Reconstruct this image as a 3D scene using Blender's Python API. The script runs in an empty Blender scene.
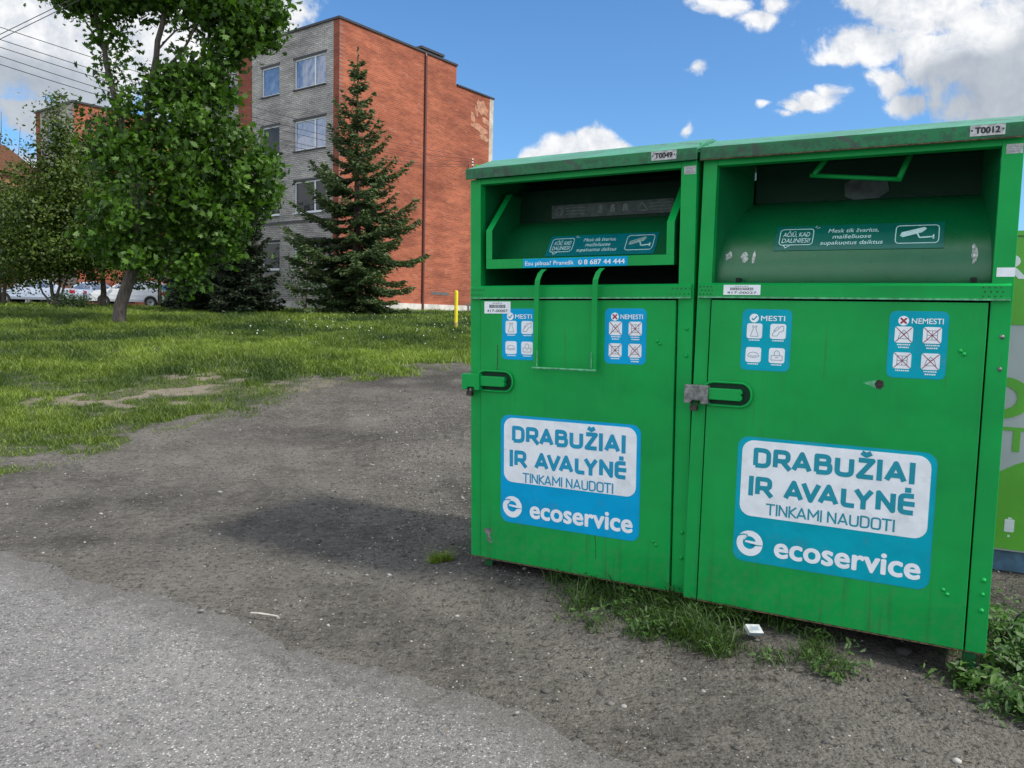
import bpy, bmesh, math, random
import numpy as np
from mathutils import Matrix, Vector
random.seed(7); RNG = np.random.default_rng(11)
scene = bpy.context.scene; COL = scene.collection
PI = math.pi

# ------------------------------------------------------------------ materials
class NT:
    def __init__(s, tree): s.t = tree; s.n = tree.nodes; s.l = tree.links
    def node(s, typ, **kw):
        nd = s.n.new(typ)
        for k, v in kw.items():
            if k.startswith('i_'):
                key = k[2:]; key = int(key) if key.isdigit() else key
                s.put(nd.inputs[key], v)
            else: setattr(nd, k, v)
        return nd
    def put(s, sock, v):
        if isinstance(v, bpy.types.NodeSocket): s.l.new(v, sock)
        elif v is not None:
            if sock.type == 'RGBA' and len(v) == 3: v = (*v, 1)
            sock.default_value = v
    def math(s, op, a, b=None, c=None, clamp=False):
        nd = s.n.new('ShaderNodeMath'); nd.operation = op; nd.use_clamp = clamp
        for i, v in enumerate((a, b, c)):
            if v is not None: s.put(nd.inputs[i], v)
        return nd.outputs[0]
    def vmath(s, op, a, b=None):
        nd = s.n.new('ShaderNodeVectorMath'); nd.operation = op
        s.put(nd.inputs[0], a)
        if b is not None: s.put(nd.inputs[1], b)
        return nd.outputs['Value'] if op in ('LENGTH', 'DOT_PRODUCT') else nd.outputs[0]
    def noise(s, vec, scale, detail=4, rough=.55, dist=0):
        nd = s.n.new('ShaderNodeTexNoise'); s.put(nd.inputs['Vector'], vec)
        nd.inputs['Scale'].default_value = scale; nd.inputs['Detail'].default_value = detail
        nd.inputs['Roughness'].default_value = rough; nd.inputs['Distortion'].default_value = dist
        return nd.outputs[0]
    def voro(s, vec, scale, out='Distance', feature='F1', rnd=1):
        nd = s.n.new('ShaderNodeTexVoronoi'); nd.feature = feature; s.put(nd.inputs['Vector'], vec)
        nd.inputs['Scale'].default_value = scale; nd.inputs['Randomness'].default_value = rnd
        return nd.outputs[out]
    def ss(s, x, a, b):   # smoothstep
        nd = s.n.new('ShaderNodeMapRange'); nd.interpolation_type = 'SMOOTHSTEP'
        s.put(nd.inputs[0], x); s.put(nd.inputs[1], a); s.put(nd.inputs[2], b)
        nd.inputs[3].default_value = 0; nd.inputs[4].default_value = 1
        return nd.outputs[0]
    def mix(s, f, a, b, mode='MIX'):
        nd = s.n.new('ShaderNodeMix'); nd.data_type = 'RGBA'; nd.blend_type = mode
        s.put(nd.inputs[0], f); s.put(nd.inputs[6], a); s.put(nd.inputs[7], b)
        return nd.outputs[2]
    def coord(s, which='Object'): return s.n.new('ShaderNodeTexCoord').outputs[which]
    def pos(s): return s.n.new('ShaderNodeNewGeometry').outputs['Position']
    def attr(s, name):
        nd = s.n.new('ShaderNodeAttribute'); nd.attribute_name = name; return nd.outputs['Fac']
    def bump(s, h, strength, dist=.01):
        nd = s.n.new('ShaderNodeBump'); s.put(nd.inputs['Height'], h)
        nd.inputs['Strength'].default_value = strength; nd.inputs['Distance'].default_value = dist
        return nd.outputs[0]

def new_mat(name):
    m = bpy.data.materials.new(name); m.use_nodes = True
    t = NT(m.node_tree); b = t.n['Principled BSDF']
    return m, t, b
def simple(name, col, rough=.6, metal=0, var=.15, scale=8, spec=.5, bump=0):
    m, t, b = new_mat(name)
    n = t.noise(t.coord(), scale, 5, .6)
    c2 = tuple(max(0, c*(1-var)) for c in col); c3 = tuple(min(1, c*(1+var)) for c in col)
    t.put(b.inputs['Base Color'], t.mix(t.ss(n, .35, .65), c2, c3))
    b.inputs['Roughness'].default_value = rough; b.inputs['Metallic'].default_value = metal
    b.inputs['Specular IOR Level'].default_value = spec
    if bump: t.put(b.inputs['Normal'], t.bump(t.noise(t.coord(), scale*6, 4), bump, .004))
    return m

def green_paint(name, col, dirt=.5, rough=.42):
    m, t, b = new_mat(name)
    co = t.coord(); P = t.pos()
    n1 = t.noise(co, 2.2, 4, .6); n2 = t.noise(co, 35, 5, .7)
    c = t.mix(t.ss(n1, .3, .7), tuple(x*.86 for x in col), tuple(x*1.1 for x in col))
    # vertical grime streaks
    sx = t.node('ShaderNodeMapping', i_Vector=co); sx.inputs['Scale'].default_value = (26, 26, 1.3)
    st = t.noise(sx.outputs[0], 1, 3, .6)
    sep = t.node('ShaderNodeSeparateXYZ', i_Vector=P)
    low = t.math('SUBTRACT', 1, t.ss(sep.outputs[2], .12, .62))
    grime = t.math('MULTIPLY', t.ss(st, .52, .78), t.math('MULTIPLY_ADD', low, .5, .16))
    c = t.mix(t.math('MULTIPLY', grime, dirt), c, (.035, .05, .03))
    # dust near the bottom
    c = t.mix(t.math('MULTIPLY', t.math('MULTIPLY', low, t.ss(n2, .4, .75)), .35*dirt), c, (.13, .13, .1))
    # small chips and scratches
    sc = t.node('ShaderNodeMapping', i_Vector=co); sc.inputs['Scale'].default_value = (1, 1, 1); sc.inputs['Rotation'].default_value = (.4, .9, .3)
    ch = t.math('MULTIPLY', t.ss(t.noise(co, 70, 3, .75), .70, .74), t.ss(t.noise(co, 5, 3), .50, .66))
    c = t.mix(t.math('MULTIPLY', ch, .7), c, (.02, .07, .035))
    t.put(b.inputs['Base Color'], c)
    t.put(b.inputs['Roughness'], t.math('MULTIPLY_ADD', n2, .25, rough-.1))
    b.inputs['Specular IOR Level'].default_value = .26
    wav = t.noise(co, 1.7, 2, .5)
    dv = t.math('ADD', t.math('MULTIPLY', wav, 11), t.math('MULTIPLY', t.noise(co, 5.5, 2, .5), 2.2))
    t.put(b.inputs['Normal'], t.bump(t.math('ADD', dv, t.math('MULTIPLY', n2, .25)), .42, .004))
    fade = t.ss(t.noise(co, 1.1, 5, .65, .5), .42, .68)
    c2 = t.mix(t.math('MULTIPLY', fade, .22), c, tuple(min(1, x*1.15+.022) for x in col))
    rn = t.node('ShaderNodeMapping', i_Vector=co); rn.inputs['Scale'].default_value = (60, 60, 2.2)
    c2 = t.mix(t.math('MULTIPLY', t.math('MULTIPLY', t.ss(t.noise(rn.outputs[0], 1, 4, .7), .60, .70), t.ss(t.noise(co, 2.3, 2), .48, .62)), .35), c2, (.06, .055, .02))
    t.put(b.inputs['Base Color'], c2)
    return m

def roof_paint(name, col):
    m, t, b = new_mat(name)
    co = t.coord(); n1 = t.noise(co, 3.5, 6, .7); n2 = t.noise(co, 30, 5, .7)
    c = t.mix(t.ss(n1, .35, .65), tuple(x*.8 for x in col), tuple(x*1.15 for x in col))
    c = t.mix(t.math('MULTIPLY', t.ss(t.noise(co, 9, 5, .7, 1), .57, .64), .75), c, (.05, .06, .055))
    sep = t.node('ShaderNodeSeparateXYZ', i_Vector=co)
    edge = t.math('SUBTRACT', 1, t.ss(sep.outputs[2], 2.045, 2.065))
    band = t.math('MULTIPLY', edge, t.ss(t.noise(co, 14, 6, .75), .44, .56))
    c = t.mix(t.math('MULTIPLY', band, .6), c, (.012, .04, .022))
    c = t.mix(t.math('MULTIPLY', t.ss(n2, .6, .8), .14), c, (.2, .28, .22))
    t.put(b.inputs['Base Color'], c); t.put(b.inputs['Roughness'], t.math('MULTIPLY_ADD', n2, .3, .35))
    t.put(b.inputs['Normal'], t.bump(n2, .25, .004))
    return m

def brick_mat(name, c1, c2, mortar, plane, stain, seam=0):
    m, t, b = new_mat(name)
    co = t.coord(); sep = t.node('ShaderNodeSeparateXYZ', i_Vector=co)
    cx = t.node('ShaderNodeCombineXYZ')
    t.put(cx.inputs[0], sep.outputs[0] if plane == 'x' else sep.outputs[1]); t.put(cx.inputs[1], sep.outputs[2])
    br = t.node('ShaderNodeTexBrick', i_Vector=cx.outputs[0]); br.offset = .5
    t.put(br.inputs['Color1'], c1); t.put(br.inputs['Color2'], c2); t.put(br.inputs['Mortar'], mortar)
    br.inputs['Scale'].default_value = 1; br.inputs['Brick Width'].default_value = .26; br.inputs['Row Height'].default_value = .088
    br.inputs['Mortar Size'].default_value = .012; br.inputs['Bias'].default_value = -.1; br.inputs['Mortar Smooth'].default_value = .3
    c = br.outputs['Color']
    mp = t.node('ShaderNodeMapping', i_Vector=co); mp.inputs['Scale'].default_value = (.5, .5, 2.2)
    nb = t.noise(mp.outputs[0], 1.1, 7, .68)
    c = t.mix(t.ss(nb, .36, .66), c, t.mix(1, c, (.66, .66, .68), 'MULTIPLY'))
    c = t.mix(t.ss(t.noise(co, .28, 4, .6), .38, .62), t.mix(1, c, (.78, .76, .78), 'MULTIPLY'), c)
    c = t.mix(t.math('MULTIPLY', t.ss(t.noise(mp.outputs[0], 2.6, 8, .75, .6), .55, .68), stain[3]), c, stain[:3])
    sp = t.noise(cx.outputs[0], 9, 4, .8)
    c = t.mix(t.math('MULTIPLY', t.ss(sp, .56, .7), .4), c, tuple(x*.45 for x in c1))
    t.put(b.inputs['Base Color'], c); b.inputs['Roughness'].default_value = .9; b.inputs['Specular IOR Level'].default_value = .2
    t.put(b.inputs['Normal'], t.bump(t.math('ADD', br.outputs['Fac'], t.math('MULTIPLY', sp, .5)), .5, -.01))
    return m

def leaf_mat(name, ca, cb, trans=.35, rough=.5):
    m, t, b = new_mat(name)
    f = t.attr('tint')
    c = t.mix(f, ca, cb)
    c = t.mix(t.math('MULTIPLY', t.noise(t.coord(), 3, 3), .3), c, tuple(x*.6 for x in ca))
    t.put(b.inputs['Base Color'], c); b.inputs['Roughness'].default_value = rough; b.inputs['Specular IOR Level'].default_value = .35
    tr = t.node('ShaderNodeBsdfTranslucent'); t.put(tr.inputs[0], t.mix(1, c, (1.2, 1.35, .5), 'MULTIPLY'))
    mx = t.node('ShaderNodeMixShader'); mx.inputs[0].default_value = trans
    t.l.new(b.outputs[0], mx.inputs[1]); t.l.new(tr.outputs[0], mx.inputs[2])
    t.l.new(mx.outputs[0], t.n['Material Output'].inputs[0])
    return m

def bark_mat(name, c):
    m, t, b = new_mat(name)
    mp = t.node('ShaderNodeMapping', i_Vector=t.coord()); mp.inputs['Scale'].default_value = (14, 14, 3)
    n = t.noise(mp.outputs[0], 1.5, 6, .7)
    t.put(b.inputs['Base Color'], t.mix(t.ss(n, .3, .7), tuple(x*.5 for x in c), tuple(x*1.3 for x in c)))
    b.inputs['Roughness'].default_value = .95
    t.put(b.inputs['Normal'], t.bump(n, .9, .03))
    return m

def glass_mat(name, base, mixf=.5):
    m, t, b = new_mat(name)
    b.inputs['Roughness'].default_value = .3; b.inputs['Specular IOR Level'].default_value = .12
    co = t.coord()
    mp = t.node('ShaderNodeMapping', i_Vector=co); mp.inputs['Scale'].default_value = (9, 9, .6)
    cur = t.noise(mp.outputs[0], 1.2, 3)
    t.put(b.inputs['Base Color'], t.mix(t.ss(cur, .35, .65), tuple(x*.7 for x in base), tuple(x*1.3 for x in base)))
    g = t.node('ShaderNodeBsdfGlossy'); g.inputs['Roughness'].default_value = .03
    nz = t.bump(t.noise(co, .9, 2), .06, .3); t.put(g.inputs['Normal'], nz)
    mx = t.node('ShaderNodeMixShader'); mx.inputs[0].default_value = mixf
    t.l.new(b.outputs[0], mx.inputs[1]); t.l.new(g.outputs[0], mx.inputs[2]); t.l.new(mx.outputs[0], t.n['Material Output'].inputs[0])
    return m

G = (.0, .335, .062)
M = {}
M['green'] = green_paint('green_paint', G)
M['green_door'] = green_paint('green_paint_door', (.0, .320, .058), .8)
M['drum'] = green_paint('green_drum_shaded', (.0, .13, .035), .9, .28); M['drum'].node_tree.nodes['Principled BSDF'].inputs['Specular IOR Level'].default_value = .7  # drum green darkened to carry the shadow inside the opening
M['green_shaded'] = green_paint('green_paint_shaded', (.0, .125, .035), .8, .5)  # darker copy of the body green, shade of the opening put into the colour
M['green_deep_shade'] = green_paint('green_paint_deep_shade', (.0, .030, .012), 1, .6)  # deepest shade of the recesses, painted as near-black green
M['green_edge'] = simple('worn_green_edge', (.10, .40, .19), .5, 0, .35, 40)
M['roof'] = roof_paint('green_roof_paint', (.040, .215, .125))
M['lip'] = roof_paint('green_roof_lip', (.002, .17, .05))
M['rust'] = simple('rusty_edge', (.11, .075, .04), .85, 0, .5, 60)
M['dark'] = simple('dark_gap', (.008, .008, .008), .9)
M['steel'] = simple('worn_grey_steel', (.20, .21, .20), .5, .5, .4, 40)
M['padlock'] = simple('padlock_iron', (.05, .04, .035), .5, .6, .4, 60)
M['blue1'] = simple('bright_blue_vinyl', (.0, .36, .66), .45, 0, .06, 5, .12)
M['blue2'] = simple('teal_blue_vinyl', (.0, .36, .46), .45, 0, .08, 5, .12)
M['white'] = simple('white_vinyl', (.84, .88, .90), .35, 0, .05, 14)
M['white_hi'] = simple('white_lettering', (.88, .91, .93), .35, 0, .04, 14)
M['txt1'] = simple('blue_lettering', (.0, .30, .50), .4, 0, .05, 9)
M['txt2'] = simple('teal_lettering', (.0, .28, .37), .4, 0, .05, 9)
for k_ in ('white', 'blue1', 'blue2'):
    mm = M[k_]; tt = NT(mm.node_tree); bb = mm.node_tree.nodes['Principled BSDF']; co_ = tt.coord()
    tt.put(bb.inputs['Normal'], tt.bump(tt.math('ADD', tt.math('MULTIPLY', tt.noise(co_, 4, 3), 6), tt.noise(co_, 26, 3, .6)), .25, .003))
    src_ = bb.inputs['Base Color'].links[0].from_socket
    gm = tt.math('MULTIPLY', tt.ss(tt.noise(co_, 11, 6, .75), .52, .72), .16)
    tt.put(bb.inputs['Base Color'], tt.mix(gm, src_, (.16, .18, .16)))
M['red'] = simple('red_mark', (.32, .02, .04), .5, 0, .05)
M['black'] = simple('black_print', (.012, .012, .014), .5, 0, .05)
M['greyicon'] = simple('grey_icon_line', (.22, .27, .33), .5, 0, .05)
M['teal_sticker'] = simple('faded_green_sticker', (.003, .135, .095), .3, 0, .1)
M['teal_sticker2'] = simple('faded_teal_sticker', (.0, .17, .19), .3, 0, .1)
M['dim_white'] = simple('dim_lettering', (.55, .78, .74), .5, 0, .1, 30)
M['dim_grey'] = simple('dark_sticker', (.035, .055, .05), .5, 0, .4, 20)
M['dim_line'] = simple('dark_sticker_print', (.10, .13, .12), .5, 0, .4, 30)
M['plate'] = simple('weathered_white_plate', (.45, .46, .45), .6, 0, .3, 60)
M['scuff'] = simple('white_scuff', (.42, .46, .42), .6, 0, .5, 70)

# ------------------------------------------------------------------ mesh helpers
def mesh_obj(name, verts, faces, mat, parent=None, smooth=False):
    me = bpy.data.meshes.new(name); me.from_pydata([tuple(v) for v in verts], [], faces); me.update()
    if mat: me.materials.append(mat)
    if smooth: me.polygons.foreach_set('use_smooth', [True]*len(me.polygons))
    o = bpy.data.objects.new(name, me); COL.objects.link(o)
    if parent: o.parent = parent
    return o
class MB:
    def __init__(s): s.v = []; s.f = []; s.p = []
    def add(s, vs, fs):
        s.p.append((list(vs), list(fs))); b = len(s.v); s.v += [tuple(v) for v in vs]; s.f += [tuple(i+b for i in f) for f in fs]; return s
    def box(s, x0, x1, y0, y1, z0, z1):
        vs = [(x, y, z) for z in (z0, z1) for y in (y0, y1) for x in (x0, x1)]
        return s.add(vs, [(0,2,3,1),(4,5,7,6),(0,1,5,4),(2,6,7,3),(0,4,6,2),(1,3,7,5)])
    def prism(s, poly, y0, y1):     # poly in XZ (ccw seen from -Y), front at y0
        n = len(poly)
        vs = [(x, y0, z) for x, z in poly] + [(x, y1, z) for x, z in poly]
        return s.add(vs, [tuple(range(n)), tuple(range(2*n-1, n-1, -1))] + [(i, i+n, (i+1) % n+n, (i+1) % n) for i in range(n)])
    def prof(s, poly, x0, x1):      # poly in YZ extruded along X
        n = len(poly)
        vs = [(x0, y, z) for y, z in poly] + [(x1, y, z) for y, z in poly]
        return s.add(vs, [tuple(range(n)), tuple(range(2*n-1, n-1, -1))] + [(i, i+n, (i+1) % n+n, (i+1) % n) for i in range(n)])
    def tube(s, pts, r, n=8, cap=True):
        pts = [Vector(p) for p in pts]; rs = r if isinstance(r, (list, tuple)) else [r]*len(pts)
        vs = []; up = None
        for i, p in enumerate(pts):
            d = (pts[min(i+1, len(pts)-1)]-pts[max(i-1, 0)]).normalized()
            if up is None: up = Vector((0, 0, 1)) if abs(d.z) < .9 else Vector((1, 0, 0))
            a = d.cross(up).normalized(); b = a.cross(d).normalized(); up = b
            for k in range(n):
                t = 2*PI*k/n; vs.append(p + (a*math.cos(t)+b*math.sin(t))*rs[i])
        fs = [(i*n+k, i*n+(k+1) % n, (i+1)*n+(k+1) % n, (i+1)*n+k) for i in range(len(pts)-1) for k in range(n)]
        if cap: fs += [tuple(range(n-1, -1, -1)), tuple(range((len(pts)-1)*n, len(pts)*n))]
        return s.add(vs, fs)
    def dome(s, x, y, z, r, h):     # rivet head facing -Y
        vs = []; fs = []; n = 10
        for j, (rr, hh) in enumerate(((1, 0), (.85, .6), (.5, .92))):
            for k in range(n): t = 2*PI*k/n; vs.append((x+r*rr*math.cos(t), y-h*hh, z+r*rr*math.sin(t)))
        vs.append((x, y-h, z))
        for j in range(2):
            for k in range(n): fs.append((j*n+k, j*n+(k+1) % n, (j+1)*n+(k+1) % n, (j+1)*n+k))
        for k in range(n): fs.append((2*n+k, 2*n+(k+1) % n, 3*n))
        return s.add(vs, fs)
    def lathe(s, prof, c, axis='Y', n=20):
        vs = []
        for (r, h) in prof:
            for k in range(n):
                t = 2*PI*k/n; a, b = r*math.cos(t), r*math.sin(t)
                vs.append((c[0]+a, c[1]+h, c[2]+b) if axis == 'Y' else (c[0]+a, c[1]+b, c[2]+h))
        m = len(prof)
        fs = [(j*n+k, j*n+(k+1) % n, (j+1)*n+(k+1) % n, (j+1)*n+k) for j in range(m-1) for k in range(n)]
        fs += [tuple(range(n-1, -1, -1)), tuple(range((m-1)*n, m*n))]
        return s.add(vs, fs)
    def each(s, name, mat, parent=None, **kw):      # every added shape becomes an object of its own
        return [MB().add(v, f).build(name, mat, parent, **kw) for v, f in s.p]
    def build(s, name, mat, parent=None, smooth=False, bevel=0):
        o = mesh_obj(name, s.v, s.f, mat, parent, smooth)
        bm = bmesh.new(); bm.from_mesh(o.data)
        bmesh.ops.recalc_face_normals(bm, faces=bm.faces)
        if bevel:
            es = [e for e in bm.edges if len(e.link_faces) == 2 and e.calc_face_angle(0) > .6]
            bmesh.ops.bevel(bm, geom=es, offset=bevel, segments=2, profile=.6, affect='EDGES', clamp_overlap=True)
        bm.to_mesh(o.data); bm.free()
        return o
def rrect(x0, x1, z0, z1, r, n=6):
    p = []
    for cx, cz, a0 in ((x1-r, z0+r, -90), (x1-r, z1-r, 0), (x0+r, z1-r, 90), (x0+r, z0+r, 180)):
        for i in range(n+1):
            a = math.radians(a0+90*i/n); p.append((cx+r*math.cos(a), cz+r*math.sin(a)))
    return p
def tag(o, label=None, cat=None, group=None, kind=None):
    if label: o['label'] = label
    if cat: o['category'] = cat
    if group: o['group'] = group
    if kind: o['kind'] = kind
    return o
def empty(name, loc=(0, 0, 0), rz=0, mat4=None):
    o = bpy.data.objects.new(name, None); COL.objects.link(o); o.empty_display_size = .3
    if mat4 is not None: o.matrix_world = mat4
    else: o.location = loc; o.rotation_euler = (0, 0, rz)
    return o

_fonts = {}
def glyphs(body, offset, spacing=1.0, shear=0.):
    cu = bpy.data.curves.new('t', 'FONT'); cu.body = body; cu.size = 1; cu.offset = offset; cu.resolution_u = 4
    cu.space_character = spacing; cu.shear = shear
    ob = bpy.data.objects.new('t', cu); COL.objects.link(ob)
    dg = bpy.context.evaluated_depsgraph_get(); dg.update()
    me = bpy.data.meshes.new_from_object(ob.evaluated_get(dg))
    vs = np.array([v.co[:] for v in me.vertices]); fs = [tuple(p.vertices) for p in me.polygons]
    bpy.data.objects.remove(ob); bpy.data.curves.remove(cu); bpy.data.meshes.remove(me)
    return vs, fs
def text_into(mb, body, x0, x1, z0, z1, y, ref='D', bold=.02, spacing=1., shear=0., th=.0006):
    vs, fs = glyphs(body, 0, spacing, shear)
    rv, _ = glyphs(ref, 0)
    hgt = z1-z0; bo = bold*hgt/.73*.9; x0 += bo; x1 -= bo; z0 += bo*.8; z1 -= bo*.8
    sx = (x1-x0)/(vs[:, 0].max()-vs[:, 0].min()); sz = (z1-z0)/(rv[:, 1].max()-rv[:, 1].min())
    X = x0+(vs[:, 0]-vs[:, 0].min())*sx; Z = z0+(vs[:, 1]-rv[:, 1].min())*sz
    n = len(X)
    offs = [(0, 0)] if bold < .006 else [(bo*math.cos(a*PI/4), bo*.8*math.sin(a*PI/4)) for a in range(8)]+[(0, 0)]
    for k, (ax, az) in enumerate(offs): mb.add([(X[i]+ax, y-k*.00003, Z[i]+az) for i in range(n)], fs)
    return mb

# square rounded sign lettering drawn as strokes; corner() rounds a corner of the pen path
def corner(path, r):
    out = []
    n = len(path)
    for i, p in enumerate(path):
        if i in (0, n-1) or len(p) < 3: out.append(p[:2]); continue
        rr = p[2]; a, b_ = path[i-1], path[i+1]
        def to(q):
            dx, dz = q[0]-p[0], q[1]-p[1]; l = math.hypot(dx, dz); k = min(rr, l*.5)/l; return (p[0]+dx*k, p[1]+dz*k)
        p0, p2 = to(a), to(b_)
        for k in range(6):
            t = k/5; out.append(((1-t)**2*p0[0]+2*t*(1-t)*p[0]+t*t*p2[0], (1-t)**2*p0[1]+2*t*(1-t)*p[1]+t*t*p2[1]))
    return out
GL = {'D': (.58, [[(0, 0), (0, 1), (.58, 1, .3), (.58, 0, .3), (0, 0)]]), 'R': (.58, [[(0, 0), (0, 1), (.55, 1, .22), (.55, .42, .22), (0, .42)], [(.30, .42), (.58, 0)]]),
      'A': (.66, [[(0, 0), (.33, 1), (.66, 0)], [(.13, .27), (.53, .27)]]), 'B': (.56, [[(0, 0), (0, 1), (.50, 1, .2), (.50, .54, .2), (0, .54)], [(.2, .54), (.56, .54, .22), (.56, 0, .22), (0, 0)]]),
      'U': (.58, [[(0, 1), (0, 0, .25), (.58, 0, .25), (.58, 1)]]), 'Z': (.54, [[(0, 1), (.54, 1), (0, 0), (.56, 0)]]), 'Ž': (.54, [[(0, 1), (.54, 1), (0, 0), (.56, 0)], [(.10, 1.46), (.27, 1.32), (.44, 1.46)]]),
      'I': (0, [[(0, 0), (0, 1)]]), 'L': (.46, [[(0, 1), (0, 0, .16), (.46, 0)]]), 'V': (.64, [[(0, 1), (.32, 0), (.64, 1)]]), 'Y': (.60, [[(0, 1), (.30, .42), (.60, 1)], [(.30, .42), (.30, 0)]]),
      'N': (.58, [[(0, 0), (0, 1), (.58, 0), (.58, 1)]]), 'E': (.50, [[(.50, 1), (0, 1, .2), (0, 0, .2), (.50, 0)], [(0, .52), (.44, .52)]]), 'Ė': (.50, [[(.50, 1), (0, 1, .2), (0, 0, .2), (.50, 0)], [(0, .52), (.44, .52)], [(.245, 1.34), (.275, 1.34)]]),
      'T': (.60, [[(0, 1), (.60, 1)], [(.30, 1), (.30, 0)]]), 'K': (.54, [[(0, 0), (0, 1)], [(.52, 1), (.04, .5), (.54, 0)]]), 'M': (.76, [[(0, 0), (0, 1), (.38, .34), (.76, 1), (.76, 0)]]), 'O': (.62, [[(.31, 0), (0, 0, .26), (0, 1, .26), (.62, 1, .26), (.62, 0, .26), (.31, 0)]]), ' ': (.0, [])}
def sign_text(mb, body, x0, x1, z0, z1, y, w):
    h = z1-z0-w; adv = 0; pos = []; gap = .085+w/(z1-z0)*.95
    prev = ''
    for ch in body:
        adv -= {'AV': .20, 'VA': .20, 'LY': .24, 'KA': .12, 'DA': .04, 'RA': .06, 'OT': .06, 'ŽI': .02}.get(prev+ch, 0)-(.10 if ch == ' ' else 0)
        pos.append(adv); adv += GL[ch][0]+gap; prev = ch
    adv -= gap; sx = (x1-x0-w)/adv; k = 0
    for ch, a in zip(body, pos):
        for path in GL[ch][1]:
            pts = [(x0+w/2+(a+p[0])*sx, z0+w/2+p[1]*h) for p in corner(path, 0)]
            for i in range(len(pts)-1):
                (xa, za), (xb, zb) = pts[i], pts[i+1]; dx, dz = xb-xa, zb-za; l = math.hypot(dx, dz) or 1; dx, dz = dx/l*w/2, dz/l*w/2; nx, nz = -dz, dx
                e0 = .0 if i else .98; e1 = .0 if i < len(pts)-2 else .98
                if len(pts) > 2: e0 = e1 = .25 if len(path) == len(pts) else e0*0
                if len(path) == 2: e0 = e1 = .98
                if abs(dz) > abs(dx)*.3 and len(path) == 2 and 0 < path[0][1] < 1: e0 = 0
                yy = y-k*.000005; k += 1
                mb.add([(xa-dx*e0+nx, yy, za-dz*e0+nz), (xa-dx*e0-nx, yy, za-dz*e0-nz), (xb+dx*e1-nx, yy, zb+dz*e1-nz), (xb+dx*e1+nx, yy, zb+dz*e1+nz)], [(0, 1, 2, 3)])
                if i:
                    yy = y-k*.000005; k += 1
                    mb.add([(xa+w/2*math.cos(2*PI*j/12), yy, za+w/2*math.sin(2*PI*j/12)) for j in range(12)], [tuple(range(12))])
                elif len(path) > 2 or True:
                    pass
    return mb
def fast_mesh(name, verts, tris, mat, tint=None, quads=None):
    me = bpy.data.meshes.new(name); nv = len(verts)
    faces = tris if quads is None else quads
    k = faces.shape[1]; nf = len(faces)
    me.vertices.add(nv); me.vertices.foreach_set('co', np.ascontiguousarray(verts, dtype=np.float32).ravel())
    me.loops.add(nf*k); me.loops.foreach_set('vertex_index', np.ascontiguousarray(faces, dtype=np.int32).ravel())
    me.polygons.add(nf); me.polygons.foreach_set('loop_start', np.arange(0, nf*k, k, dtype=np.int32))
    me.update(calc_edges=True)
    if tint is not None:
        a = me.attributes.new('tint', 'FLOAT', 'POINT'); a.data.foreach_set('value', np.ascontiguousarray(tint, dtype=np.float32))
    me.materials.append(mat)
    o = bpy.data.objects.new(name, me); COL.objects.link(o)
    return o

# ------------------------------------------------------------------ terrain
YS = [-400, 5, 7, 9, 12, 15, 18, 24, 30, 36, 60, 900]; ZS = [0, 0, .05, .2, .5, .78, .98, 1.22, 1.38, 1.46, 1.5, 1.5]
def smo(t): t = np.clip(t, 0, 1); return t*t*(3-2*t)
def zt(x, y):
    x = np.asarray(x, float); y = np.asarray(y, float)
    return np.interp(y, YS, ZS) - .12*smo((-x-6)/10)*smo((y-18)/15)
_g = np.random.default_rng(3); _T = _g.random((64, 64))
def vn(x, y):      # value noise
    xi = np.floor(x).astype(int); yi = np.floor(y).astype(int); fx = x-xi; fy = y-yi
    fx = fx*fx*(3-2*fx); fy = fy*fy*(3-2*fy)
    a = _T[xi % 64, yi % 64]; b = _T[(xi+1) % 64, yi % 64]; c = _T[xi % 64, (yi+1) % 64]; d = _T[(xi+1) % 64, (yi+1) % 64]
    return (a*(1-fx)+b*fx)*(1-fy)+(c*(1-fx)+d*fx)*fy
def fb(x, y, o=4):
    s = 0; a = .5; t = 0
    for i in range(o): s = s+a*vn(x*2**i+i*17.3, y*2**i+i*9.1); t += a; a *= .5
    return s/t
# edge of the grass (x, y) along the worn path; the grass lies beyond it
EX = [-60, -12, -6.5, -4.5, -4.2, -3.9, -3.7, -3.45, -2.6, -1.8, -.7, .6, 3, 60]; EY = [4.5, 5.2, 5.7, 6.5, 7.1, 7.9, 9.2, 10.3, 11.2, 12.3, 13.1, 13.7, 14.2, 15]
def grassy(x, y):
    x = np.asarray(x, float); y = np.asarray(y, float)
    d = y-np.interp(x, EX, EY)
    dd = d + (fb(x*1.3, y*1.3)-.5)*2.6 + (fb(x*5, y*5)-.5)*.9
    g = smo((dd+.1)/1.1)
    g = np.where(x < -4.4, np.maximum(g*.9, 0), g)
    # trodden bare patch
    bx = (x+4.55)/1.35; by = (y-10.6-.12*(x+4.5))/1.05
    bare = smo((1.2-np.sqrt(bx*bx+by*by)+(fb(x*2.2, y*3)-.5)*2.4)/.8)
    g = g*(1-bare*.93)
    # thin ground left of the path
    thin = smo((8.6-y)/1.2)*smo((fb(x*1.7+5, y*1.7)-.36)/.25)
    g = g*(1-.75*thin*(x < -3))
    # ragged outliers on the path side of the edge
    out = smo((dd+2.1)/1.6)*smo((fb(x*2.6+3, y*2.6+8)-.50)/.12)*smo((-2.2-x)/1.2)
    g = np.maximum(g*(.55+.45*smo((fb(x*3.1, y*3.1)-.33)/.2)), out*.5)
    return g
def dirtz(x, y):
    near = smo((9-y)/3)*smo((y+3)/3)
    return near*((fb(x*1.1, y*1.1)-.5)*.03 + (fb(x*7, y*7)-.5)*.012)
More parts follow.
